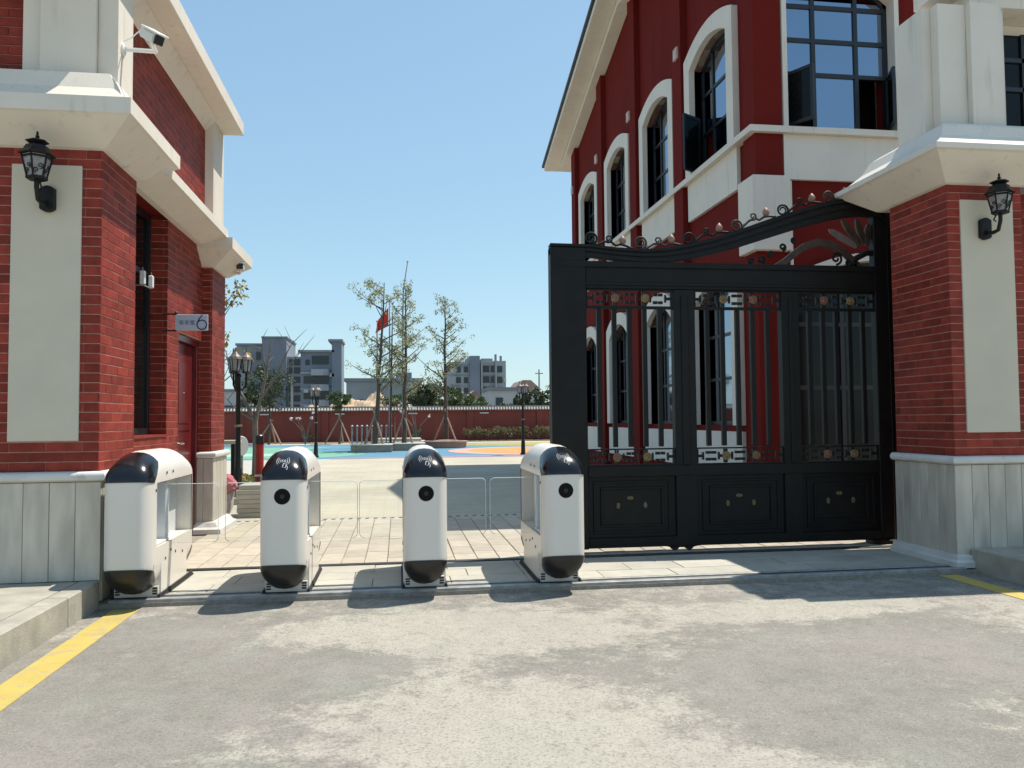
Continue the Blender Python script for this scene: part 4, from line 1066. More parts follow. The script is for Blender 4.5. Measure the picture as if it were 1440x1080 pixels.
# ================================================================== CAMERAS, SIGN, ANTENNAS
def cctv(loc, head_dir, base, label):
    t = thing("security_camera", base, label, "security camera", "security cameras on the guard house")
    b = Vector(base); h = Vector(loc); d_ = Vector(head_dir).normalized()
    MB().lathe([(.045, 0), (.045, .012), (.03, .02)], base, 16, Matrix.Rotation(rad(90), 4, 'Y')).build("wall_mount", m_camwhite, t)
    MB().tube([b + Vector((.01, 0, 0)), b + Vector((h.x - b.x - .02, 0, -.005)), h + Vector((0, 0, -.045)), h + Vector((0, 0, -.02))], .017, 8).build("arm", m_camwhite, t, smooth=True)
    q = d_.to_track_quat('Y', 'Z').to_matrix().to_4x4(); m_ = Matrix.Translation(h) @ q
    MB().box(-.040, .040, -.11, .10, -.036, .036, m_).build("body", m_camwhite, t, bevel=.012, seg=2)
    MB().box(-.052, .052, -.09, .135, .037, .050, m_).build("sun_shield", m_camwhite, t, bevel=.003)
    MB().box(-.037, .037, .101, .118, -.033, .033, m_).build("front_glass", m_dome, t, bevel=.006)
    c0 = m_ @ Vector((0, -.11, .01)); c1 = m_ @ Vector((-.02, -.17, .03))
    MB().tube([c0, c1, b + Vector((.06, 0, .09)), b + Vector((.005, 0, .06))], .005, 6).build("cable", m_camwhite, t, smooth=True)
    return t
cctv((-1.775, 6.02, 4.055), (.62, -.55, -.50), (-2.03, 6.2, 4.03), "white bullet security camera high on the white corner pilaster of the guard house")
cctv((-1.885, 9.96, 3.11), (.10, -1, -.12), (-2.09, 10.04, 3.05), "small white security camera under the far cornice of the guard house, seen against the sky")
sg = thing("door_sign", (-2.2, 7.9, 2.11), "pale projecting guard room sign with a big blue 6 beside the red door", "sign")
B(-2.09, -1.79, 7.895, 7.907, 2.11, 2.262).build("sign_plate", m_signface, sg, bevel=.003)
MB().tube([(-2.2, 7.90, 2.265), (-2.075, 7.90, 2.265)], .008).tube([(-2.2, 7.90, 2.108), (-2.075, 7.90, 2.108)], .008).lathe([(.012, 0), (.014, .01), (.005, .02)], (-2.08, 7.90, 2.27), 10).build("bracket", m_iron, sg)
def text(body, name, x, z, size, parent, y=7.8945, mat=m_ink, rot=(rad(90), 0, 0)):
    c = bpy.data.curves.new(name, 'FONT'); c.body = body; c.size = size; c.extrude = 0.0008; c.space_character = 1.15
    o = bpy.data.objects.new(name, c); COL.objects.link(o)
    bpy.context.view_layer.update()
    me = bpy.data.meshes.new_from_object(o.evaluated_get(bpy.context.evaluated_depsgraph_get()))
    bpy.data.objects.remove(o); me.materials.clear(); me.materials.append(mat)
    o = bpy.data.objects.new(name, me); COL.objects.link(o); o.parent = parent
    o.location = Vector((x, y, z)) - ORG[parent.name]; o.rotation_euler = rot
    ORG[o.name] = ORG[parent.name]
    return o
text("\u4fdd\u5b89\u5ba4", "sign_lettering", -2.055, 2.168, .047, sg)
six = MB().tube([(-1.845 + .044 * math.cos(rad(15 * i)), 7.893, 2.165 + .044 * math.sin(rad(15 * i))) for i in range(25)], .0055, 6)
six.tube([(-1.885, 7.893, 2.185), (-1.868, 7.893, 2.225), (-1.84, 7.893, 2.258)], .0055, 6)
six.build("sign_numeral", m_ink, sg)
an = thing("antenna_box", (-2.25, 7.42, 2.45), "pair of small white antenna boxes on a bracket in the guard house window", "antenna box")
MB().box(-2.25, -2.205, 7.36, 7.40, 2.46, 2.58).build("box", m_camwhite, an, bevel=.006)
MB().box(-2.20, -2.16, 7.44, 7.48, 2.44, 2.55).build("box", m_camwhite, an, bevel=.006)
MB().tube([(-2.38, 7.38, 2.455), (-2.22, 7.38, 2.452), (-2.18, 7.46, 2.435)], .006).tube([(-2.228, 7.38, 2.58), (-2.228, 7.38, 2.61)], .005).tube([(-2.18, 7.46, 2.55), (-2.18, 7.46, 2.58)], .005).build("bracket", m_steel_dull, an)

# ================================================================== COURTYARD LAMPS
def lamp_post(label):
    t = thing("street_lamp", (0, 0, 0), label, "street lamp", "courtyard lamps")
    MB().lathe([(.10, 0), (.10, .05), (.075, .08), (.062, .45), (.045, .50), (.034, 1.95), (.05, 1.97), (.03, 2.02)], (0, 0, 0), 14).build("post", m_iron, t, smooth=True)
    MB().lathe([(.06, 1.15), (.066, 1.17), (.06, 1.19)], (0, 0, 0), 12).build("collar", m_gold, t)
    for k in range(3):
        a = rad(120 * k + 20); p = Vector((math.cos(a) * .12, math.sin(a) * .12, 0))
        MB().tube([(0, 0, 1.80), (p.x * .5, p.y * .5, 1.74), (p.x, p.y, 1.84), (p.x, p.y, 2.02)], .016, 8).build("arm", m_iron, t, smooth=True)
        MB().lathe([(.05, 2.02), (.085, 2.04), (.05, 2.05)], (p.x, p.y, 0), 8).build("gallery", m_iron, t)
        MB().lathe([(.062, 2.05), (.09, 2.24)], (p.x, p.y, 0), 6).build("lantern_glass", m_lampglass, t)
        cg = MB()
        for j in range(6): cg.tube([(p.x + .064 * math.cos(rad(60 * j)), p.y + .064 * math.sin(rad(60 * j)), 2.05), (p.x + .093 * math.cos(rad(60 * j)), p.y + .093 * math.sin(rad(60 * j)), 2.24)], .008, 4)
        cg.build("lantern_cage", m_iron, t)
        MB().lathe([(.105, 2.24), (.09, 2.28), (.045, 2.32), (.02, 2.36), (.012, 2.43)], (p.x, p.y, 0), 10).build("lantern_cap", m_rusty, t)
    return t
lp = lamp_post("black courtyard lamp with copper caps, just past the guard house corner")
dup(lp, (-2.74, 27.5, 0), 0.6, "slender courtyard lamp standing on the green play surface by the small trees")
dup(lp, (4.24, 27.2, 0), 1.1, "dark courtyard lamp standing by the orange play surface left of the gate", 1.04)
lp.location = (-2.56, 13.4, 0.0)

# ================================================================== PLANTS
def leaf_quads(mb, c, R, n, s, flat=1.0, ez=1.0):
    for _ in range(n):
        while True:
            p = Vector((random.uniform(-1, 1), random.uniform(-1, 1), random.uniform(-1, 1)))
            if p.length < 1: break
        p = Vector((p.x * R, p.y * R * flat, p.z * R * ez)) + Vector(c)
        a = Vector((random.gauss(0, 1), random.gauss(0, 1), random.gauss(0, 1))).normalized()
        b = a.cross(Vector((random.gauss(0, 1), random.gauss(0, 1), random.gauss(0, 1)))).normalized()
        k = s * random.uniform(.6, 1.3)
        mb.add([p - a * k, p + b * k * .5, p + a * k, p - b * k * .5], [(0, 1, 2, 3)])
def stake_tripod(x, y, z0, h, r, label, n=3):
    t = thing("tree_stake", (x, y, z0), label, "tree stakes", "timber tripods propping the young trees")
    for k in range(n):
        a = rad(360 / n * k + 200)
        MB().tube([(x + r * math.cos(a), y + r * math.sin(a), z0), (x - .10 * math.cos(a), y - .10 * math.sin(a), z0 + h)], .04, 6).build("pole", m_stake, t)
    return t
def ginkgo(x, y, z0, h, label, spread, seed, lean=0.0, twin=False):
    random.seed(seed)
    t = thing("ginkgo_tree", (x, y, z0), label, "tree", "young ginkgo trees in planters")
    tr = MB(); lf = MB()
    n = 9
    trunk = [Vector((x + lean * (i / n) + random.uniform(-.03, .03), y + random.uniform(-.03, .03), z0 + h * i / n)) for i in range(n + 1)]
    tr.tube(trunk, [.105 * (1 - .86 * i / n) for i in range(n + 1)], 8)
    if twin: tr.tube([(x - .55, y + .2, z0), (x - .50, y + .2, z0 + h * .5), (x - .45, y + .1, z0 + h * .85)], [.05, .04, .015], 6)
    for i in range(26):
        f = .30 + .69 * i / 26 + random.uniform(-.02, .02)
        j = f * n; k = min(int(j), n - 1); base = trunk[k].lerp(trunk[k + 1], j - k)
        a = random.uniform(0, 2 * math.pi)
        L = spread * (1.05 - .75 * abs(f - .45) / .55) * random.uniform(.55, 1.15)
        dirv = Vector((math.cos(a), math.sin(a) * .8, random.uniform(.30, .75)))
        mid = base + dirv * L * .5 + Vector((0, 0, .05 * L)); tip = base + dirv * L + Vector((0, 0, .20 * L))
        r_ = .030 * (1.2 - f)
        tr.tube([base, mid, tip], [r_ + .012, r_ * .7 + .006, .004], 5)
        for _ in range(int(5 + L * 4)):
            q = random.uniform(.22, 1.03); p = base.lerp(mid, q * 2) if q < .5 else mid.lerp(tip, q * 2 - 1)
            p = p + Vector((random.gauss(0, .10), random.gauss(0, .10), random.gauss(0, .09)))
            if -.95 < p.x < -.22 and 4.85 < p.z < 5.85: continue
            leaf_quads(lf, p, .14, 14, .046)
    tr.build("trunk", m_bark, t, smooth=True); lf.build("crown", m_leafgink, t)
    return t
ginkgo(-0.92, 32.0, .25, 6.45, "sparse ginkgo with wide side branches in the left square planter", 2.25, 17, lean=.40)
ginkgo(0.22, 33.0, .25, 6.4, "sparse ginkgo with a slim crown between two planted ginkgos", 1.45, 5, lean=.12, twin=True)
ginkgo(2.05, 35.2, .30, 6.3, "sparse narrow ginkgo in the round edged planter by the blue play surface", 1.35, 23)
random.seed(40)
stake_tripod(-0.92, 32.0, .28, 1.45, .42, "timber stakes around the ginkgo in the left square planter")
stake_tripod(0.22, 33.0, .28, 1.4, .45, "timber stakes around the middle ginkgo")
stake_tripod(2.05, 35.2, .30, 1.4, .55, "timber stakes around the ginkgo in the round edged planter")
def planter(x0, x1, y0, y1, h, label, m, rnd=0.02):
    t = thing("planter", ((x0 + x1) / 2, (y0 + y1) / 2, 0), label, "planter", "low stone tree planters on the playground")
    mb = MB(); w_ = .16
    mb.box(x0, x1, y0, y0 + w_, 0, h).box(x0, x1, y1 - w_, y1, 0, h).box(x0, x0 + w_, y0 + w_, y1 - w_, 0, h).box(x1 - w_, x1, y0 + w_, y1 - w_, 0, h)
    mb.build("planter_wall", m, t)
    MB().box(x0 - .03, x1 + .03, y0 - .03, y1 + .03, h + .001, h + .04).build("planter_rim", m_slab, t, bevel=.01)
    MB().box(x0 + w_, x1 - w_, y0 + w_, y1 - w_, .02, h - .03).build("planter_soil", m_soil, t)
planter(-1.80, -0.25, 31.0, 32.9, .26, "square tan planter under the wide branched ginkgo", m_planter)
planter(-0.22, 1.05, 32.2, 34.0, .26, "brown planter under the middle ginkgo", m_planter)
pr_ = thing("planter", (2.05, 35.2, 0), "round edged reddish planter under the narrow ginkgo", "planter", "low stone tree planters on the playground")
MB().lathe([(.9, 0), (.92, .22), (.98, .25), (.98, .30), (.80, .30), (.80, .24)], (2.05, 35.2, 0), 28).build("planter_wall", M("reddish_planter", (0.40, 0.22, 0.16), 0.8), pr_)
MB().lathe([(.80, .1), (.80, .30), (.3, .36), (.01, .37)], (2.05, 35.2, 0), 20).build("planter_soil", m_soil, pr_)

def round_tree(x, y, zt, zc, R, label, mat, seed, trunk_r=.07, n=46, ez=.85, stake=True, lf=.075, name="small_tree", group=None, nl=46):
    random.seed(seed)
    t = thing(name, (x, y, 0), label, "tree", group)
    tr = MB(); tr.tube([(x, y, 0), (x + .04, y, zc * .5), (x, y, zc)], [trunk_r, trunk_r * .8, trunk_r * .5], 7)
    cr = MB()
    for i in range(n):
        while True:
            p = Vector((random.uniform(-1, 1), random.uniform(-1, 1), random.uniform(-1, 1)))
            if .25 < p.length < 1: break
        c = Vector((x + p.x * R, y + p.y * R, zc + p.z * R * ez))
        leaf_quads(cr, c, R * .24, nl, lf)
        if i % 4 == 0: tr.tube([(x, y, zc - R * .7), (x + p.x * R * .45, y + p.y * R * .45, zc + p.z * R * .2), c], [trunk_r * .4, trunk_r * .3, .008], 5)
    tr.build("trunk", m_bark, t, smooth=True); cr.build("crown", mat, t)
    return t
round_tree(-6.55, 42.2, 3.9, 2.95, 1.2, "round dark green tree before the red wall, behind the bare branches", m_leafdark, 3)
round_tree(-3.0, 42.0, 2.8, 2.25, .62, "small olive green tree before the red wall, between lamp and ginkgo", m_leafmid, 4, n=26)
random.seed(9)
stake_tripod(-6.45, 42.2, .05, 1.25, .75, "timber stakes around the round dark tree")
stake_tripod(-3.0, 42.0, .05, 1.5, .75, "timber stakes around the small olive green tree")
# bare pollarded tree and leafy sapling by the guard house
def bare_tree(x, y, h0, label, segs, leaves=None, seed=1, r=.075):
    random.seed(seed)
    t = thing("bare_tree", (x, y, 0), label, "tree")
    tr = MB(); cr = MB()
    tr.tube([(x, y, 0), (x + .01, y, h0 * .5), (x, y, h0)], [r, r * .85, r * .75], 8)
    for (pts, r0) in segs:
        P_ = [Vector((x + a, y + b, c)) for a, b, c in pts]
        tr.tube(P_, [r0 * (1 - .8 * i / (len(P_) - 1)) for i in range(len(P_))], 6)
        for k in range(3):
            q = P_[-1].lerp(P_[-2], random.uniform(0, .7))
            tp_ = q + Vector((random.uniform(-.35, .35), random.uniform(-.2, .2), random.uniform(.1, .45)))
            tr.tube([q, tp_], [.010, .003], 4)
            if leaves: leaf_quads(cr, tp_, .15, leaves * 2, .045, ez=1.3)
    tr.build("trunk", m_barkpale if not leaves else m_bark, t, smooth=True)
    if leaves: cr.build("crown", m_leafyellow, t)
    return t
bare_tree(-3.08, 18.0, 1.25, "bare pollarded tree with forked branches beside the red post",
          [([(0, 0, 1.2), (.10, 0, 1.7), (.22, .1, 2.3), (.30, .1, 3.0)], .05), ([(0, 0, 1.2), (-.25, 0, 1.75), (-.50, 0, 2.2), (-.62, 0, 2.75)], .045),
           ([(.10, 0, 1.7), (.42, 0, 2.2), (.62, 0, 2.65), (.80, 0, 3.0)], .03), ([(0, 0, 1.25), (-.35, 0, 1.45), (-.62, 0, 1.75)], .03), ([(.22, .1, 2.2), (.15, .1, 2.6), (.12, .1, 3.05)], .03),
           ([(.30, 0, 2.05), (.62, 0, 2.35), (1.0, 0, 2.8)], .022)], None, 5)
bare_tree(-3.30, 13.9, 1.2, "thin sapling with yellowing leaves peeping past the guard house corner",
          [([(0, 0, 1.2), (.05, 0, 2.0), (.28, 0, 2.65), (.42, 0, 3.15)], .035), ([(.02, 0, 1.7), (.25, 0, 2.2), (.46, 0, 2.6)], .025), ([(.03, 0, 1.9), (.10, 0, 2.7), (.20, 0, 3.3)], .022),
           ([(.0, 0, 1.2), (.25, 0, 1.75), (.45, 0, 1.95)], .02), ([(.05, 0, 2.0), (.3, 0, 2.9), (.34, 0, 3.2)], .016)], 9, 8, r=.05)
def shrub(x, y, z0, R, h, label, mat, seed, name="shrub", group=None, n=260, s=.06):
    random.seed(seed)
    t = thing(name, (x, y, z0), label, "shrub", group)
    st = MB(); cr = MB()
    for k in range(7):
        a = random.uniform(0, 6.28); q = Vector((x + math.cos(a) * R * .7, y + math.sin(a) * R * .6, z0 + h * random.uniform(.6, 1.0)))
        st.tube([(x, y, z0), q], [.018, .005], 4)
        leaf_quads(cr, q - Vector((0, 0, h * .18)), R * .55, n // 7, s, ez=h / max(R, .01) * .45)
    st.build("stem", m_bark, t); cr.build("foliage", mat, t)
for i in range(10):
    shrub(3.9 + i * .50 + random.uniform(-.1, .1), 43.9, .05, .36, random.uniform(.70, .95), "olive clipped shrub in the row under the red wall, right of the planters", m_leafolive, 60 + i, group="shrubs under the red wall")
shrub(1.05, 43.8, .05, .34, .75, "small dark bush at the red wall between two ginkgo trunks", m_leafdark, 90)
shrub(-4.7, 43.7, .05, .30, .55, "low dark bush at the red wall between two staked trees", m_leafdark, 91)
shrub(-3.85, 14.8, 0.0, .55, 1.25, "yellow green bush just behind the guard house corner", m_leafolive, 92, n=500, s=.05)
def blossom(x, y, label, seed, h=1.9):
    random.seed(seed)
    t = thing("flowering_sapling", (x, y, 0), label, "sapling", "white flowering saplings by the wall")
    st = MB(); fl_ = MB()
    for k in range(6):
        a = random.uniform(-1, 1); q = Vector((x + a * .8, y + random.uniform(-.3, .3), h * random.uniform(.75, 1.05)))
        st.tube([(x, y, .04), (x + a * .25, y, h * .5), q], [.02, .014, .005], 4)
        leaf_quads(fl_, q, .08, 14, .055)
    st.build("stem", m_barkpale, t); fl_.build("blossom", m_flower, t)
blossom(0.9, 40.5, "white flowering sapling between the middle and the narrow ginkgo", 31)
blossom(-4.6, 41.0, "white flowering sapling left of the slender courtyard lamp", 32, 1.6)
# grass-edge groundcover leaves at the bare tree's foot
gc = MB(); random.seed(3)
for _ in range(40): leaf_quads(gc, (random.uniform(-4.2, -2.4), random.uniform(16.8, 18.8), .05), .15, 12, .05, ez=.3)
gc.build("ground_cover", m_leafyellow, kind="stuff")

# ================================================================== COURTYARD OBJECTS
def flagpole(x, y, h, label, bend=0):
    t = thing("flagpole", (x, y, 0), label, "flagpole", "thin flagpoles behind the left planter")
    pts = [(x, y, 0), (x, y, h * .7), (x + bend * .15, y, h * .85), (x + bend, y, h)]
    MB().tube(pts, [.045, .04, .03, .018], 8).build("pole", m_steel_dull, t, smooth=True)
    MB().lathe([(.10, 0), (.10, .08), (.06, .10)], (x, y, .30), 10).build("base", m_steel_dull, t)
    MB().lathe([(.001, 0), (.05, .03), (.05, .06), (.001, .09)], (x + bend, y, h), 10).build("ball", m_steel_dull, t)
    return t
flagpole(-0.93, 36.0, 5.6, "short flagpole without a flag, behind the left ginkgo")
flagpole(-0.38, 36.0, 6.5, "flagpole carrying the red flag behind the left planter")
flagpole(0.20, 36.0, 8.3, "tallest thin pole with a bent tip by the middle ginkgo", .22)
fg = thing("flag", (-0.40, 36.0, 5.4), "red flag with yellow stars hanging from the middle pole", "flag")
fm = MB(); nx, nz = 14, 8; vs = []
for i in range(nx + 1):
    for k in range(nz + 1):
        u, v = i / nx, k / nz
        px = -0.43 - .46 * u - .12 * u * (1 - v); py = 36 + .10 * math.sin(u * 9) * u + .03 * math.sin(v * 7)
        vs.append((px, py, 6.27 - .80 * (1 - v) - .62 * u * (.6 + .3 * v)))
fs = [(i * (nz + 1) + k, (i + 1) * (nz + 1) + k, (i + 1) * (nz + 1) + k + 1, i * (nz + 1) + k + 1) for i in range(nx) for k in range(nz)]
fm.add(vs, fs).build("cloth", m_flag, fg, smooth=True)
for (sx_, sz_, r_) in ((-.53, 5.98, .075), (-.64, 5.98, .03), (-.69, 5.90, .03), (-.69, 5.80, .03), (-.64, 5.74, .03)):
    pts = [(sx_ + (r_ if i % 2 == 0 else r_ * .4) * math.cos(rad(90 + 36 * i)), sz_ + (r_ if i % 2 == 0 else r_ * .4) * math.sin(rad(90 + 36 * i))) for i in range(10)]
    MB().prism(pts, 'y', 35.86, 35.862).build("star", m_flagstar, fg)
tag(MB().box(-1.1, 1.2, 35.3, 37.2, 0, .30).box(-.9, 1.0, 35.5, 37.0, .301, .42).build("flag_platform", m_slab, origin=(0, 36.2, 0), bevel=.02), "pale stepped stone platform under the flagpoles", "platform")
for i in range(9):
    x = -1.95 + i * .205; t = thing("steel_post", (x, 34.6 + .1 * (i % 2), 0), "short capped steel post in the row behind the left planter", "post", "short steel posts round the flag platform")
    MB().lathe([(.05, 0), (.05, .03), (.032, .05), (.032, .95)], (x, 34.6 + .1 * (i % 2), 0), 8).build("shaft", m_steel_dull, t)
    MB().lathe([(.06, .95), (.06, .99), (.03, 1.03)], (x, 34.6 + .1 * (i % 2), 0), 8).build("cap", m_steel_dull, t)
rp = thing("red_bollard", (-2.66, 16.0, 0), "red post with a black top beside the bare tree", "bollard")
MB().lathe([(.085, 0), (.085, .80)], (-2.66, 16.0, 0), 18).build("shaft", m_redpost, rp, smooth=True)
MB().lathe([(.09, .80), (.09, .96), (.07, .98)], (-2.66, 16.0, 0), 18).build("top", m_blackplastic, rp, smooth=True)
MB().lathe([(.088, .18), (.088, .22)], (-2.66, 16.0, 0), 18).build("band", m_print, rp)
st = thing("paver_stack", (-1.75, 10.95, 0), "low stack of pale pavers beside the second turnstile", "paver stack")
for k in range(7):
    jx, jy = random.uniform(-.02, .02), random.uniform(-.02, .02)
    MB().box(-2.06 + jx, -1.46 + jx, 10.75 + jy, 11.25 + jy, .002 + k * .060, .058 + k * .060).build("paver", m_slab, st, bevel=.004)
tag(MB().box(-2.62, -2.08, 10.60, 11.10, .0, .03).build("loose_slab", m_slab, origin=(-2.35, 10.85, 0), bevel=.004), "thin pale slab lying on the ground before the paver stack", "slab") if False else None
bgm = thing("cement_sack", (-2.38, 11.4, 0), "red and white sack slumped beside the paver stack", "sack")
def sack(cx, cy, cz, sx, sy, sz, name, mat, tilt):
    bm = bmesh.new(); bmesh.ops.create_icosphere(bm, subdivisions=3, radius=1)
    m_ = Matrix.Translation(Vector((cx, cy, cz)) - ORG[bgm.name]) @ Matrix.Rotation(tilt, 4, 'Y')
    for v in bm.verts:
        p = v.co; k = 1 + .10 * math.sin(p.x * 7 + p.z * 5) * math.cos(p.y * 6)
        q = Vector([math.copysign(abs(c) ** .6, c) for c in p])
        v.co = m_ @ Vector((q.x * sx * k, q.y * sy * k, q.z * sz * k))
    bm_obj(bm, name, mat, bgm)
sack(-2.30, 11.2, .20, .10, .12, .20, "lower_sack", m_bagpale, .1); sack(-2.27, 11.12, .40, .12, .12, .12, "folded_top", m_bag, -.6)
tb = thing("wall_bench", (-3.1, 13.9, 0), "pale plank on dark legs beside the courtyard lamp", "bench")
MB().box(-3.45, -2.62, 13.75, 14.05, .87, .93).build("plank", m_slab, tb, bevel=.006)
for xx in (-3.4, -2.72): MB().box(xx - .03, xx + .03, 13.8, 14.0, 0, .869).build("leg", m_iron, tb)
wh = thing("exercise_disc", (-3.4, 18.8, 0), "round grey exercise disc with a yellow hub behind the courtyard lamp", "exercise disc")
MB().lathe([(.21, 0), (.23, .02), (.21, .04)], (-3.56, 18.9, .68), 28, Matrix.Rotation(rad(55), 4, 'Z') @ Matrix.Rotation(rad(90), 4, 'X')).build("disc", m_house, wh)
MB().lathe([(.13, 0), (.13, .05), (.08, .08)], (-3.65, 18.82, .68), 18, Matrix.Rotation(rad(55), 4, 'Z') @ Matrix.Rotation(rad(90), 4, 'X')).build("hub", m_toy, wh)
MB().tube([(-3.54, 18.95, 0), (-3.54, 18.95, .68)], .035).build("post", m_steel_dull, wh)
tag(MB().box(-3.2, -2.05, 12.42, 12.58, 0, .10).box(-2.21, -2.05, 12.585, 19.0, 0, .10).build("lawn_kerb", m_kerb, origin=(-2.2, 12.5, 0), bevel=.01), "pale kerb edging the lawn behind the guard house", "kerb")

# ================================================================== PERIMETER WALL
W = thing("perimeter_wall", (0, 45, 0), "long red wall with pale tiled coping at the back of the playground", "wall")
P = lambda mb, name, mat, **k: mb.build(name, mat, W, **k)
x = -16.0
while x < 20:
    P(B(x + .19, x + 3.80, 45.05, 45.25, 0, 1.68), "wall_panel", m_perim)
    P(B(x - .19, x + .187, 44.98, 45.30, 0, 1.68), "pier", m_perim)
    P(MB().box(x + .55, x + 1.05, 44.96, 45.04, 1.55, 1.62), "wall_light", m_print)
    x += 4.0
P(MB().box(-16, 20, 44.99, 45.35, 1.682, 1.77), "coping_bed", m_perim)
ct = MB(); x = -16.0
while x < 20:
    ct.lathe([(.045, 0), (.045, .16)], (x, 44.88, 1.765), 8, Matrix.Rotation(rad(-40), 4, 'X')); ct.box(x + .055, x + .105, 44.90, 45.1, 1.775, 1.835); x += .16
P(ct, "coping_tiles", m_tilepale, kind="stuff")
P(MB().prism([(45.0, 1.86), (45.40, 1.86), (45.28, 1.99), (45.08, 1.99)], 'x', -16, 20), "ridge", m_tiledark)
# trees and bushes beyond the wall
for (x, y, zc, R, mt, sd, lb) in ((3.0, 56, 2.6, 1.4, m_leafmid, 70, "mid green bushy tree above the wall, right of the ginkgos"), (4.6, 58, 2.2, 1.3, m_leafmid, 71, "rounded green bush above the wall, left of the pale house"), (1.7, 54, 2.7, 1.35, m_leafdark, 72, "dark round tree above the wall between two ginkgo trunks"),
                              (0.2, 60, 2.4, 1.6, m_leafmid, 73, "green tree above the wall behind the middle ginkgo"), (9.2, 58, 2.2, 1.1, m_leafdark, 74, "dark tree above the wall nearest the gate post"), (10.6, 57, 2.4, 1.4, m_leafdark, 75, "tall dark tree above the wall behind the gate post"), (8.0, 62, 1.6, 1.0, m_leafdark, 76, "low dark tree above the wall beside the right courtyard lamp"),
                              (-9.6, 56, 2.3, 1.1, m_leafdark, 77, "dark tree above the wall by the guard house corner"), (6.0, 60, 1.9, 1.2, m_leafmid, 78, "low green bush above the wall in front of the pale house")):
    round_tree(x, y, 0, zc, R, lb, mt, sd, .10, 40, lf=.13, name="broadleaf_tree", group="trees beyond the red wall", nl=40)

# ================================================================== FAR BUILDINGS
winmesh = {}
def win(parent, x, y, z, wd, ht):
    k = (round(wd, 2), round(ht, 2))
    if k not in winmesh:
        t = B(-wd / 2, wd / 2, -.12, .05, 0, ht).build("window", m_farwin, None); winmesh[k] = t.data; bpy.data.objects.remove(t)
    piece("window", winmesh[k], (x, y, z), parent)
def block(name, loc, label, parts, wins, cat="building", group="buildings beyond the wall"):
    t = thing(name, loc, label, cat, group)
    for (nm, mt, *b) in parts: B(*b).build(nm, mt, t)
    for (x, y, z, wd, ht) in wins: win(t, x, y, z, wd, ht)
    return t
b1 = []
for z in (3.0, 4.7, 6.4, 8.1, 9.8, 11.3): b1 += [(-19.45, 150, z, .6, 1.15), (-18.15, 150, z, 1.5, 1.15)]
for z in (6.5, 9.5, 12.3): b1 += [(-26.9, 149.9, z, .5, 1.4), (-25.2, 149.9, z, .7, 1.4)]
block("apartment_building", (-22, 155, 0), "grey stepped apartment block with a tall plain tower, farthest left above the wall",
      [("wall", m_conc, -29, -24.3, 150, 162, 0, 14.9), ("tower", m_conc2, -24.295, -20.1, 149, 162, 0, 16.2), ("wall", m_conc3, -20.095, -17.3, 150, 160, 0, 12.9), ("parapet", m_conc2, -29.2, -24.3, 149.7, 162, 14.91, 15.3), ("parapet", m_conc2, -24.5, -19.9, 148.8, 162, 16.21, 16.5)], b1)
b2 = []
for z in (2.2, 5.0, 7.7): b2 += [(-13.6, 144, z, 2.9, 1.5), (-15.8, 144, z, 1.3, 1.3)]
b2 += [(-13.6, 144, 11.1, 2.9, 1.5), (-15.8, 144, 11.0, .7, .9)]
bb = block("apartment_building", (-13.5, 150, 0), "dark blue grey block with balconies and a roof turret, right of the stepped block",
           [("wall", m_conc2, -17.0, -11.1, 144, 160, 0, 13.2), ("turret", m_conc2, -11.6, -9.9, 143.5, 150, 0, 15.1), ("turret_cap", m_conc, -12.2, -9.7, 143.2, 150.4, 15.11, 15.5), ("roof_slab", m_conc, -17.4, -11.2, 143.5, 160, 13.21, 13.6)], b2)
for z in (1.2, 4.0, 6.8, 9.6): B(-17.05, -11.6, 143.8, 143.99, z - .15, z + .1).build("floor_band", m_conc3, bb)
for (x, z) in ((-16.4, 3.3), (-16.4, 6.1), (-12.0, 8.9), (-12.0, 3.3)): B(x, x + .8, 143.5, 143.99, z, z + .55).build("air_conditioner", m_house, bb)
for z in (3.7, 6.4, 9.1): B(-15.1, -12.1, 142.9, 143.9, z, z + 1.1).build("balcony", m_conc3, bb)
block("low_hall", (-3, 120, 0), "long low grey hall with a flat roof behind the ginkgos",
      [("wall", m_conc, -7.6, 3.4, 120, 135, 0, 6.9), ("roof_slab", m_conc2, -7.9, 3.6, 119.7, 135, 6.91, 7.4), ("roof_box", m_conc2, -.4, 2.0, 121, 125, 7.41, 8.3)], [(-5.4, 120, 2.8, .8, 1.4), (-3.0, 120, 2.8, .8, 1.4), (-.6, 120, 2.8, .8, 1.4)])
b3 = []
for z in (2.0, 4.0, 6.0, 8.0, 10.0):
    b3 += [(11.2, 150, z, .9, 1.1), (12.6, 150, z, .8, 1.1), (14.6, 150, z, .9, 1.2), (16.4, 150, z, 1.2, 1.2), (17.6, 150, z, .6, 1.2), (19.0, 150, z, 1.0, 1.2)]
hb = block("apartment_building", (15, 155, 0), "pale grey tower block with rows of windows, right of the narrow ginkgo",
      [("wall", m_conc3, 9.6, 13.3, 150, 165, 0, 12.0), ("stair_tower", m_conc2, 13.305, 15.2, 149.4, 162, 0, 13.1), ("wall", m_conc3, 15.205, 20.2, 150, 165, 0, 12.2), ("lift_house", m_conc, 15.8, 17.9, 152, 156, 12.21, 12.8), ("pier", m_conc3, 15.4, 15.7, 149.3, 149.995, 0, 12.2), ("pier", m_conc3, 18.1, 18.4, 149.3, 149.995, 0, 12.2), ("water_tank", m_conc2, 18.3, 18.7, 152, 152.4, 12.21, 13.6), ("water_tank", m_conc2, 19.3, 19.7, 152, 152.4, 12.21, 13.3)], b3)
for z in (1.5, 3.5, 5.5, 7.5, 9.5, 11.4):
    B(9.62, 13.3, 149.85, 149.995, z - .1, z + .12).build("floor_band", m_conc, hb); B(15.71, 18.09, 149.6, 149.995, z - .1, z + .5).build("balcony", m_conc, hb)
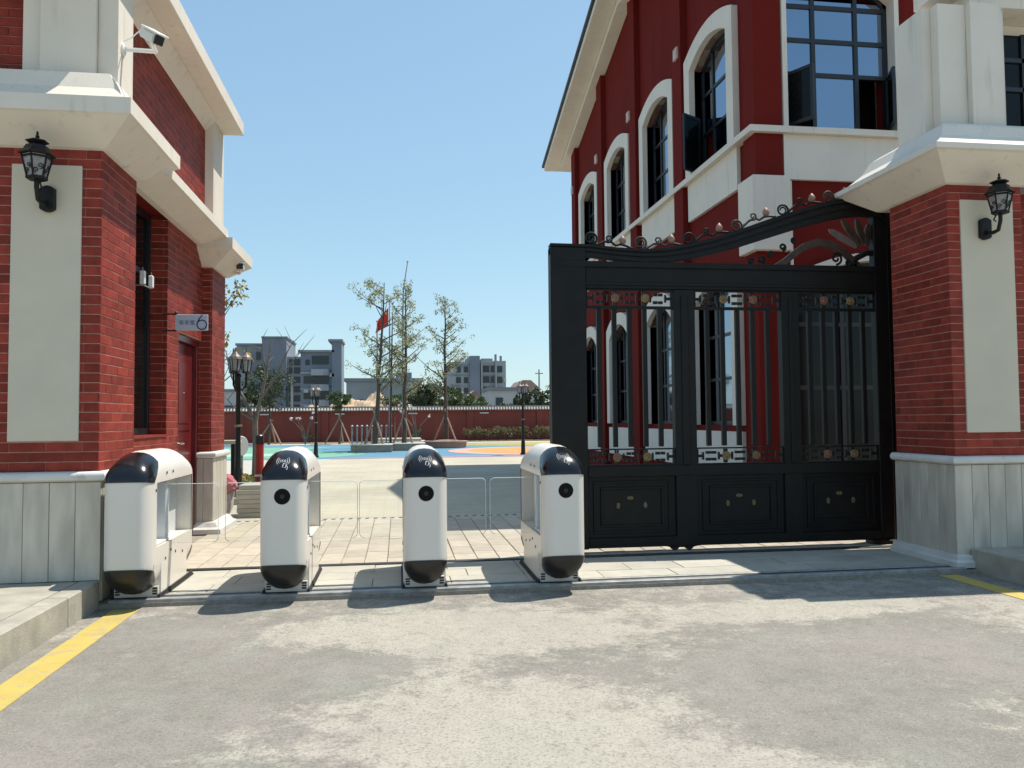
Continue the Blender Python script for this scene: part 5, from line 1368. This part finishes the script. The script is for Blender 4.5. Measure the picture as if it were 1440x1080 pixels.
for (x, z) in ((10.3, 2.2), (10.3, 6.2), (13.2, 8.2), (19.7, 4.2), (19.7, 8.2)): B(x, x + .5, 149.6, 149.995, z, z + .5).build("air_conditioner", m_house, hb)
hs_ = thing("house", (14.5, 100, 0), "pale grey house with a faded clay roof, left of the gate post", "house", "buildings beyond the wall")
B(11.3, 17.5, 100, 108, 0, 4.8).build("wall", m_house, hs_); B(11.1, 15.0, 99.6, 108, 4.81, 5.2).build("roof_slab", m_conc2, hs_)
MB().prism([(14.6, 4.85), (18.0, 4.85), (16.6, 6.1), (15.6, 6.1)], 'y', 99.7, 108).build("roof", m_roofred, hs_)
for x in (12.6, 15.9): win(hs_, x, 100, 2.7, .9, 1.2)
h2 = thing("house", (9.6, 110, 0), "small house with a red gable peeping over the wall beside the tower block", "house", "buildings beyond the wall")
B(9.3, 11.6, 110, 116, 0, 4.0).build("wall", m_house, h2); MB().prism([(9.0, 4.0), (11.9, 4.0), (10.4, 5.2)], 'y', 109.7, 116).build("roof", m_roofred, h2); win(h2, 10.3, 110, 2.4, .8, 1.0)
h3 = thing("house", (-19, 95, 0), "white low house with a dark shop front beside the guard house corner", "house", "buildings beyond the wall")
B(-21.5, -16.6, 95, 102, 0, 4.6).build("wall", m_house, h3); B(-21.6, -16.4, 94.8, 102, 4.61, 4.9).build("roof_slab", m_conc2, h3); B(-21.0, -18.4, 94.85, 94.99, 1.2, 3.0).build("shop_front", m_farwin, h3); win(h3, -17.5, 95, 2.6, .9, 1.1)
# earth mound
random.seed(12)
bm = bmesh.new(); bmesh.ops.create_grid(bm, x_segments=60, y_segments=24, size=1)
for v in bm.verts:
    u, q = v.co.x, v.co.y
    env = max(0, 1 - u * u) ** .22 * max(0, 1 - q * q)
    hgt = env * (2.75 + .22 * math.sin(u * 5 + 1) + .22 * math.sin(u * 13) + .2 * math.sin(u * 23 + q * 9) + random.uniform(-.12, .12))
    v.co = Vector((u * 5.4, q * 5, hgt))
me = bpy.data.meshes.new("earth_mound"); bm.to_mesh(me); bm.free(); me.materials.append(m_mound)
o = bpy.data.objects.new("earth_mound", me); COL.objects.link(o); o.location = (-2.2, 62, 0)
tag(o, "bare tan earth mound showing over the red wall by the left ginkgo", "earth mound")
for (x, h_, lb) in ((-9.0, 5.0, "thin pale utility pole above the wall before the blue grey block"), (2.2, 4.5, "thin utility pole above the wall, right of the middle ginkgo"), (12.4, 5.6, "dark slim mast above the wall beside the gate post")):
    t = thing("utility_pole", (x, 70, 0), lb, "pole", "poles beyond the wall")
    MB().tube([(x, 70, 0), (x, 70, h_)], [.10, .06], 8).build("shaft", m_steel_dull, t); MB().box(x - .35, x + .35, 69.95, 70.05, h_ - .4, h_ - .32).build("cross_arm", m_steel_dull, t)
# the cached template meshes and ORG table need no further care
